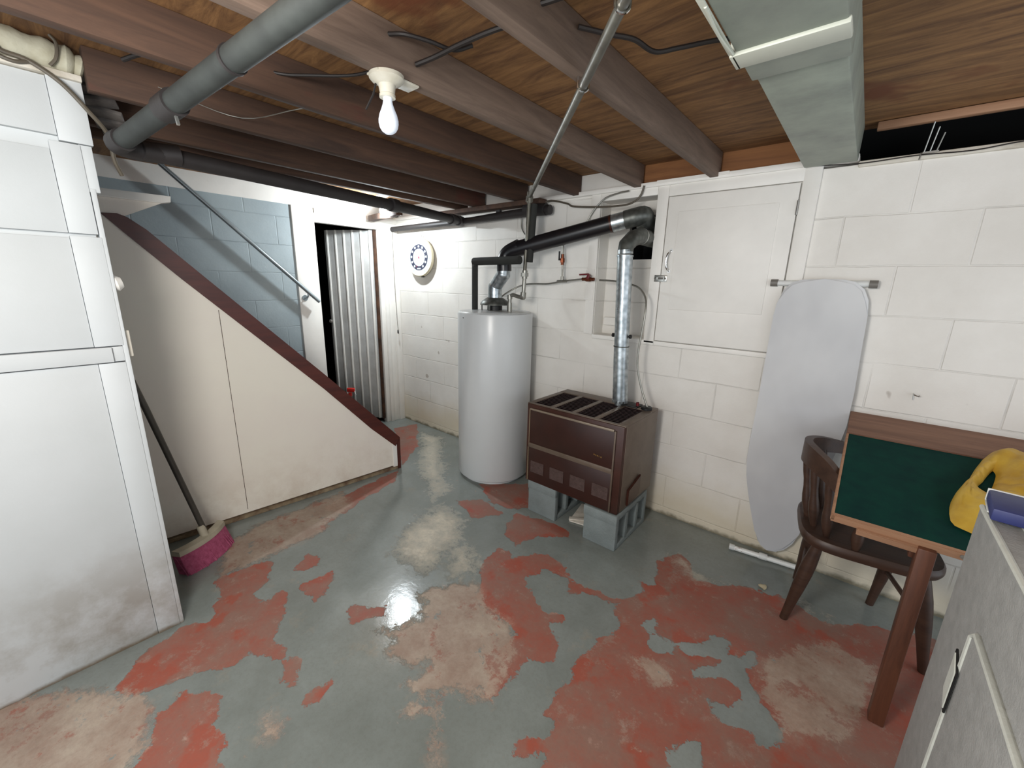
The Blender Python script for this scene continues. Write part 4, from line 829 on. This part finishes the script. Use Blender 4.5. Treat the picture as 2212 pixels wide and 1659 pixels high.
bm = B(); lathe(bm, [(0, 0), (0.006, 0.001), (0.006, 0.006), (0, 0.008)], (XF+0.012, 1.47, 1.25), (1, 0, 0), 12)
tag(link('eye_screw', bm, 'greycap'), 'tiny metal eye on the wide white post', 'screw')

# ================================================================== BROOM, BOTTLE
br = empty('push_broom', (-2.30, 0.38, 0), 'broom with pink bristles leaning behind the panelled wall', 'broom')
bm = B(); tube(bm, [(-2.285, 0.395, 0.135), (-2.305, 0.275, 0.78), (-2.31, 0.22, 1.05)], 0.0125, 12); link('handle', bm, 'handle_grey', br)
bc = Vector((-2.262, 0.388, 0.105)); bd = (Vector((-2.33, 0.50, 0.105))-Vector((-2.19, 0.29, 0.105))).normalized(); bn = Vector((bd.y, -bd.x, 0)); bn = bn if bn.x > 0 else -bn
bm = B()
N = 13; L = 0.26
top = []; 
def head(s, o, z): return bc + bd*(s*L/2) + bn*(o-0.028*s*s) + Vector((0, 0, z))
def loft(bm, secs):
    rings = [[bm.verts.new(p) for p in s] for s in secs]
    for a, b in zip(rings, rings[1:]):
        for j in range(len(a)): bm.faces.new((a[j], a[(j+1) % len(a)], b[(j+1) % len(a)], b[j]))
    bm.faces.new(rings[0]); bm.faces.new(list(reversed(rings[-1])))
loft(bm, [[head(s, o, z) for o, z in ((-0.022, -0.012), (0.022, -0.012), (0.020, 0.012), (-0.018, 0.014))] for s in [(-1+2*i/(N-1)) for i in range(N)]])
tube(bm, [(-2.272, 0.392, 0.110), (-2.287, 0.383, 0.165)], 0.017, 12); link('head_block', bm, 'broomhead', br)
bm = B()
loft(bm, [[head(s, o, z) for o, z in ((-0.020, -0.012), (0.020, -0.012), (0.060, -0.104), (0.0, -0.105))] for s in [(-1+2*i/(N-1)) for i in range(N)]])
rng = random.Random(3)
for i in range(150):
    s = rng.uniform(-1, 1); p = head(s, rng.uniform(-0.015, 0.018), -0.015); q = head(s*1.06, rng.uniform(0.0, 0.072), -0.1045+rng.uniform(0, 0.01)); tube(bm, [p, q], 0.0022, 4)
bb = link('bristles', bm, 'bristle', br)
sb = empty('spray_bottle', (-3.28, 1.722, 0.171), 'spray bottle with bright red trigger standing at the door', 'spray bottle')
sx, sy, sz = -3.28, 1.722, 0.171
bm = B(); lathe(bm, [(0.030, 0), (0.033, 0.01), (0.033, 0.10), (0.028, 0.14), (0.013, 0.18), (0.012, 0.20)], (sx, sy, sz), seg=24); link('bottle', bm, 'bottle', sb)
bm = B(); lathe(bm, [(0.016, 0.19), (0.016, 0.215), (0.012, 0.22)], (sx, sy, sz), seg=20); obox(bm, (sx+0.01, sy+0.004, sz+0.245), (0.75, 0.66, 0), (0, 0, 1), (0.065, 0.035, 0.024), 0.006); link('spray_head', bm, 'bright_red', sb)
bm = B(); obox(bm, (sx+0.035, sy+0.024, sz+0.222), (0.3, 0.2, -1), (0, 1, 0), (0.045, 0.008, 0.012), 0.003); link('trigger', bm, 'whitepack', sb)
bm = B(); lathe(bm, [(0.0335, 0.03), (0.0337, 0.03), (0.0337, 0.095), (0.0335, 0.095)], (sx, sy, sz), seg=24, cap=False); link('bottle_label', bm, 'black', sb)

# ================================================================== IRONING BOARD
ib = empty('ironing_board', (-0.15, 2.27, 0.04), 'silver grey covered ironing board stood on its tip against the wall', 'ironing board')
out = [(-0.232, 1.392), (-0.150, 1.396), (-0.085, 1.394), (-0.045, 1.384), (-0.012, 1.355), (0.008, 1.310), (0.016, 1.25), (0.022, 1.098), (0.030, 0.917), (0.030, 0.769), (0.018, 0.66), (0.001, 0.559), (-0.020, 0.42), (-0.040, 0.279), (-0.053, 0.185), (-0.072, 0.12), (-0.100, 0.075), (-0.133, 0.049), (-0.170, 0.040), (-0.198, 0.055), (-0.217, 0.08), (-0.236, 0.13), (-0.256, 0.195), (-0.278, 0.27), (-0.296, 0.335), (-0.315, 0.42), (-0.325, 0.505), (-0.325, 0.62), (-0.321, 0.778), (-0.320, 1.00), (-0.318, 1.231), (-0.312, 1.29), (-0.297, 1.345), (-0.270, 1.378)]
bm = B(); prism(bm, [(x, 2.262, z) for x, z in out], (0, 0.030, 0), 0.011); link('padded_cover', bm, 'ironing', ib)
bm = B(); cxm, czm = -0.15, 0.75
prism(bm, [(cxm+(x-cxm)*0.95, 2.290, czm+(z-czm)*0.975) for x, z in out], (0, 0.010, 0)); link('metal_deck', bm, 'white_metal', ib)
bm = B(); tube(bm, [(-0.345, 2.292, 1.375), (0.020, 2.292, 1.378)], 0.013, 14); link('foot_bar', bm, 'white_metal', ib)
for s, x in ((-1, -0.340), (1, 0.012)):
    bm = B(); tube(bm, [(x-0.014, 2.292, 1.376), (x+0.014, 2.292, 1.376)], 0.0165, 14); link('end_cap', bm, 'greycap', ib)
rp = empty('metal_rod', (-0.16, 2.24, 0.02), 'white metal rod with rust spots lying on the floor along the wall', 'rod')
bm = B(); tube(bm, [(-0.320, 2.222, 0.0145), (0.00, 2.266, 0.0145)], 0.0125, 14); link('rod', bm, 'white_rust', rp)
bm = B(); tube(bm, [(-0.330, 2.2205, 0.0155), (-0.306, 2.2238, 0.0155)], 0.0155, 14); link('end_cap', bm, 'white_metal', rp)
bm = B(); tube(bm, [(-0.195, 2.239, 0.0165), (-0.160, 2.244, 0.0165)], 0.0165, 12); link('sleeve', bm, 'white_metal', rp)
bm = B(); r_ = bmesh.ops.create_icosphere(bm, subdivisions=2, radius=0.014)
for v in r_['verts']: v.co = Vector((v.co.x*1.3, v.co.y, v.co.z*0.7))*(1+0.2*math.sin(v.co.x*300)) + Vector((-0.135, 2.005, 0.009))
tag(link('plaster_crumb', bm, simple('pale_plaster', (178, 168, 140), 0.9)), 'pale crumb of plaster on the floor left of the chair', 'debris')

# ================================================================== CHAIR
ch = empty('captains_chair', (0.16, 2.02, 0), 'dark brown wooden captain chair with curved back tucked under the table', 'chair')
SC = Vector((0.150, 2.010, 0)); rot = math.radians(8)
def cp(x, y, z): return SC + Vector((x*math.cos(rot)-y*math.sin(rot), x*math.sin(rot)+y*math.cos(rot), z))
seat = []
for i in range(40):
    a = 2*math.pi*i/40; ca, sa = math.cos(a), math.sin(a); ex = 0.5
    seat.append((0.215*math.copysign(abs(ca)**ex, ca), 0.205*math.copysign(abs(sa)**ex, sa)))
bm = B(); loft(bm, [[cp(x*k, y*k, z) for x, y in seat] for k, z in ((0.90, 0.385), (0.97, 0.390), (1.0, 0.405), (1.0, 0.420), (0.97, 0.430), (0.90, 0.431), (0.6, 0.424))]); link('seat', bm, 'chair', ch)
legs = {'nb': ((-0.150, -0.150), (-0.205, -0.120)), 'nf': ((0.150, -0.150), (0.225, -0.135)), 'fb': ((-0.13, 0.15), (-0.15, 0.20)), 'ff': ((0.150, 0.150), (0.12, 0.19))}
for k, ((x, y), (fx, fy)) in legs.items():
    bm = B(); a, b = cp(x, y, 0.395), cp(fx, fy, 0.0); pts = [a.lerp(b, i/8) for i in range(9)]
    tube(bm, pts, 0.02, 16, radii=[0.017, 0.021, 0.0245, 0.025, 0.0235, 0.021, 0.018, 0.016, 0.0145]); link('leg', bm, 'chair', ch)
def lp_(k, t): 
    (x, y), (fx, fy) = legs[k]; return cp(x, y, 0.395).lerp(cp(fx, fy, 0), t)
for a, b in (('nb', 'fb'), ('nf', 'ff')):
    bm = B(); tube(bm, [lp_(a, 0.50), lp_(b, 0.50)], 0.009, 10); link('stretcher', bm, 'chair', ch)
# bow: curved back rail with arms reaching forward
path = [cp(x, y, z) for x, y, z in ((0.10, -0.225, 0.590), (0.02, -0.222, 0.600), (-0.06, -0.212, 0.622), (-0.125, -0.185, 0.660), (-0.170, -0.145, 0.695), (-0.215, -0.075, 0.715), (-0.232, 0.0, 0.717), (-0.215, 0.075, 0.715), (-0.165, 0.155, 0.705), (-0.09, 0.205, 0.690), (0.0, 0.222, 0.675), (0.08, 0.225, 0.665))]
sp_ = spline(path, 5); secs = []
for i, p in enumerate(sp_):
    d_ = (sp_[min(i+1, len(sp_)-1)]-sp_[max(i-1, 0)]).normalized(); o_ = d_.cross(Vector((0, 0, 1))).normalized(); f_ = i/(len(sp_)-1); h_ = 0.014+0.030*math.sin(math.pi*f_)**1.5
    secs.append([p+o_*0.015-Vector((0, 0, h_)), p+o_*0.015+Vector((0, 0, h_*0.9)), p-o_*0.013+Vector((0, 0, h_*0.9)), p-o_*0.013-Vector((0, 0, h_))])
bm = B(); loft(bm, secs); link('back_rail', bm, 'chair', ch)
for x, y, zt in ((-0.225, 0.0, 0.69), (-0.205, -0.085, 0.69), (-0.205, 0.085, 0.69), (-0.160, -0.155, 0.67), (-0.160, 0.155, 0.68), (-0.06, -0.212, 0.61), (-0.06, 0.212, 0.655)):
    bm = B(); a, b = cp(x*0.82, y*0.86, 0.425), cp(x, y, zt); pts = [a.lerp(b, i/8) for i in range(9)]
    tube(bm, pts, 0.01, 12, radii=[0.010, 0.015, 0.019, 0.018, 0.014, 0.013, 0.015, 0.015, 0.013]); link('spindle', bm, 'chair', ch)

# ================================================================== TABLE
tb = empty('sloping_table', (0.40, 1.9, 0), 'wood framed table with dark green sloping top beside the wall', 'table')
zf, zb, yf_, yb_ = 0.655, 0.832, 1.560, 2.285
ty = Vector((0, yb_-yf_, zb-zf)).normalized(); tn = Vector((0, -ty.z, ty.y)); Ld = (Vector((0, yb_, zb))-Vector((0, yf_, zf))).length
def tp(x, s, h=0.0): return Vector((x, yf_, zf)) + ty*s + tn*h
tx0, tx1 = 0.032, 0.86
def slab(x0, x1, s0, s1, h0, h1, m, name, bev=0.002, par=tb):
    bm = B(); prism(bm, [tp(x0, s0, h0), tp(x1, s0, h0), tp(x1, s1, h0), tp(x0, s1, h0)], tn*(h1-h0), bev); return link(name, bm, m, par)
slab(tx0+0.006, tx1, 0.012, Ld-0.19, -0.014, 0.0, 'green', 'green_top')
slab(tx0, tx1, Ld-0.20, Ld, -0.016, 0.004, 'table', 'rear_rail')
slab(tx0, tx0+0.010, 0.0, Ld-0.20, -0.020, 0.0015, 'table_raw', 'side_strip')
slab(tx0+0.002, 0.36, 0.0, 0.014, -0.026, 0.001, 'table_raw', 'front_strip')
slab(0.10, 0.255, -0.012, 0.03, -0.040, -0.018, 'table_raw', 'front_batten')
slab(0.36, tx1, 0.0, 0.014, -0.026, 0.001, 'table', 'front_strip')
bm = B(); c = tp(0.325, 0.002, -0.012); lathe(bm, [(0.0, 0), (0.006, 0), (0.006, 0.005), (0, 0.006)], c, (0, -1, 0), 14); link('bolt', bm, 'greycap', tb)
bm = B(); box(bm, (0.236, 1.545, 0.0), (0.276, 1.590, 0.638), 0.004); link('leg', bm, 'table_leg', tb)
bm = B(); box(bm, (0.226, 1.590, 0.58), (0.240, 1.625, 0.645), 0.003); link('leg_brace', bm, 'table_leg', tb)
bm = B(); box(bm, (0.78, 1.56, 0.0), (0.82, 1.605, 0.638), 0.004); link('leg', bm, 'table_leg', tb)
bm = B(); box(bm, (0.78, 2.22, 0.0), (0.82, 2.265, 0.79), 0.004); link('leg', bm, 'table_leg', tb)

# ================================================================== GREY CABINET
X0, X1, Y0, Y1, ZT = 0.270, 0.78, -0.25, 1.30, 0.90
cb = empty('plastic_storage_cabinet', (0.5, 0.6, 0), 'grey moulded plastic storage cabinet at the bottom right corner', 'cabinet')
bm = B(); box(bm, (X0, Y0, 0), (X1, Y1, ZT), 0.010, 3); link('cabinet_body', bm, 'plastic', cb)
bm = B(); box(bm, (X0+0.045, Y0+0.05, ZT-0.002), (X1-0.05, Y1-0.06, ZT+0.005), 0.004, 3); link('top_panel', bm, 'plastic', cb)
def rim(pts, r=0.0045):
    b = B(); tube(b, pts, r, 8); return b
link('moulded_edge', rim([(X0+0.045, Y0+0.1, ZT+0.004), (X0+0.045, Y1-0.085, ZT+0.004), (X0+0.07, Y1-0.06, ZT+0.004), (X1-0.05, Y1-0.06, ZT+0.004)]), 'groove', cb)
link('moulded_edge', rim([(X0+0.002, Y0+0.1, ZT-0.004), (X0+0.002, Y1-0.05, ZT-0.004), (X0+0.004, Y1-0.004, ZT-0.006)], 0.0055), 'groove', cb)  # pale tube draws the highlight along the top edge
bm = B(); box(bm, (X0-0.006, 0.30, 0.05), (X0+0.004, 1.070, 0.728), 0.006, 3); dr_ = link('door', bm, 'plastic', cb)
link('raised_rim', rim([(X0-0.004, 0.30, 0.734), (X0-0.004, 1.050, 0.728), (X0-0.004, 1.070, 0.712), (X0-0.004, 1.073, 0.06)], 0.006), 'groove', dr_)
bm = B(); prism(bm, [(X0-0.007, y, z) for y, z in ((1.060, 0.535), (1.095, 0.565), (1.095, 0.655), (1.060, 0.628))], (-0.006, 0, 0), 0.002); hd = link('door_handle', bm, 'groove', dr_)
bm = B(); tube(bm, [(X0-0.010, 1.058, 0.533), (X0-0.010, 1.097, 0.564), (X0-0.010, 1.097, 0.657), (X0-0.010, 1.058, 0.630), (X0-0.010, 1.058, 0.533)], 0.002, 6, caps=False); link('handle_gap', bm, 'black', hd)

# ================================================================== BAG AND PACKAGES
def ztab(y): return zf+(y-yf_)*(zb-zf)/(yb_-yf_)
bm = B()
cl = [(0.403, 2.068), (0.38, 2.0), (0.358, 1.918), (0.343, 1.867), (0.317, 1.804), (0.307, 1.758), (0.303, 1.716), (0.304, 1.678), (0.312, 1.660), (0.337, 1.650), (0.359, 1.640), (0.400, 1.645), (0.46, 1.70), (0.52, 1.80), (0.58, 1.95), (0.60, 2.10), (0.56, 2.17), (0.508, 2.165), (0.462, 2.143), (0.433, 2.121)]
hole = [(0.421, 2.014), (0.426, 1.993), (0.421, 1.96), (0.409, 1.907), (0.395, 1.866), (0.380, 1.866), (0.377, 1.895), (0.390, 1.926), (0.404, 1.968)]
def zz(x, y, k): return ztab(y)+0.008+k*(0.016+0.010*math.sin(x*31+y*12)+0.008*abs(math.sin(x*58-y*33))+0.006*abs(math.sin(x*25+y*71)))
cs = [(Vector(p)) for p in [q for q in spline([(x, y, 0) for x, y in cl+cl[:1]], 3)][:-1]]; hs = [Vector(p) for p in spline([(x, y, 0) for x, y in hole+hole[:1]], 3)][:-1]
N_ = 120
def resamp(P, n):
    P = [Vector((p[0], p[1])) for p in P]; Q = P+[P[0]]; L_ = [0]
    for a, b in zip(Q, Q[1:]): L_.append(L_[-1]+(b-a).length)
    out_ = []
    for i in range(n):
        s = L_[-1]*i/n; j = max(k for k in range(len(L_)-1) if L_[k] <= s); out_.append(Q[j].lerp(Q[j+1], (s-L_[j])/max(1e-9, L_[j+1]-L_[j])))
    return out_
hc = Vector((0.400, 1.930))
def polar(P, n):
    # resample by angle around the hole centre
    Q = resamp(P, 400); A = sorted(((math.atan2(q.y-hc.y, q.x-hc.x), q) for q in Q), key=lambda t_: t_[0]); out_ = []
    for i in range(n):
        a = -math.pi+2*math.pi*i/n; out_.append(min(A, key=lambda t_: abs(t_[0]-a))[1])
    return out_
O_, I_ = polar(cs, N_), polar(hs, N_)
rings_t, rings_b = [], []
K = 16
for k in range(K):
    f = k/(K-1); ring = [I_[i].lerp(O_[i], f) for i in range(N_)]; bulge = math.sin(math.pi*f)**0.6
    rings_t.append([bm.verts.new((p.x, p.y, zz(p.x, p.y, bulge)+0.010*bulge)) for p in ring])
for k in range(K-2, 0, -1):
    f = k/(K-1); rings_b.append([bm.verts.new((p.x, p.y, ztab(p.y)+0.0045)) for p in [I_[i].lerp(O_[i], f) for i in range(N_)]])
allr = rings_t+rings_b
for a, b in zip(allr, allr[1:]+allr[:1]):
    for j in range(N_): bm.faces.new((a[j], a[(j+1) % N_], b[(j+1) % N_], b[j]))
tag(link('plastic_bag', bm, 'yellow', sharp=60), 'crumpled yellow plastic carrier bag lying on the green table top', 'bag')
pk = empty('detergent_box', (0.36, 1.21, ZT), 'blue and white flat box lying on the grey cabinet corner', 'box')
bm = B(); obox(bm, (0.375, 1.235, ZT+0.022), (1, -0.10, 0.0), (0.0, 1, 0), (0.21, 0.120, 0.026), 0.004); link('box', bm, 'bluepack', pk)
bm = B(); obox(bm, (0.375, 1.297, ZT+0.022), (1, -0.10, 0.0), (0.0, 1, 0), (0.20, 0.004, 0.028), 0.001); link('white_edge', bm, 'whitepack', pk)
bm = B(); obox(bm, (0.287, 1.268, ZT+0.0075), (1, -0.10, 0), (0, 1, 0), (0.03, 0.07, 0.003), 0.001); link('white_flap', bm, 'whitepack', pk)
bm = B(); prism(bm, [(0.58, 2.02, 0.80), (0.70, 1.98, 0.80), (0.74, 2.10, 0.83), (0.62, 2.14, 0.84)], (0, 0, 0.055), 0.012)
tag(link('printed_packet', bm, 'purple'), 'purple and red printed packet at the right edge behind the yellow bag', 'packet')
bm = B(); tube(bm, [(0.215, YW-0.002, 0.942), (0.215, YW-0.02, 0.942)], 0.0025, 8); tube(bm, spline([(0.215, YW-0.02, 0.942), (0.228, YW-0.022, 0.938), (0.232, YW-0.022, 0.942)]), 0.0022, 6); tube(bm, [(0.214, YW-0.01, 0.942), (0.216, YW-0.012, 0.918)], 0.0015, 6)
tag(link('wall_hook', bm, 'steel'), 'small bent nail hook in the wall above the table', 'hook')
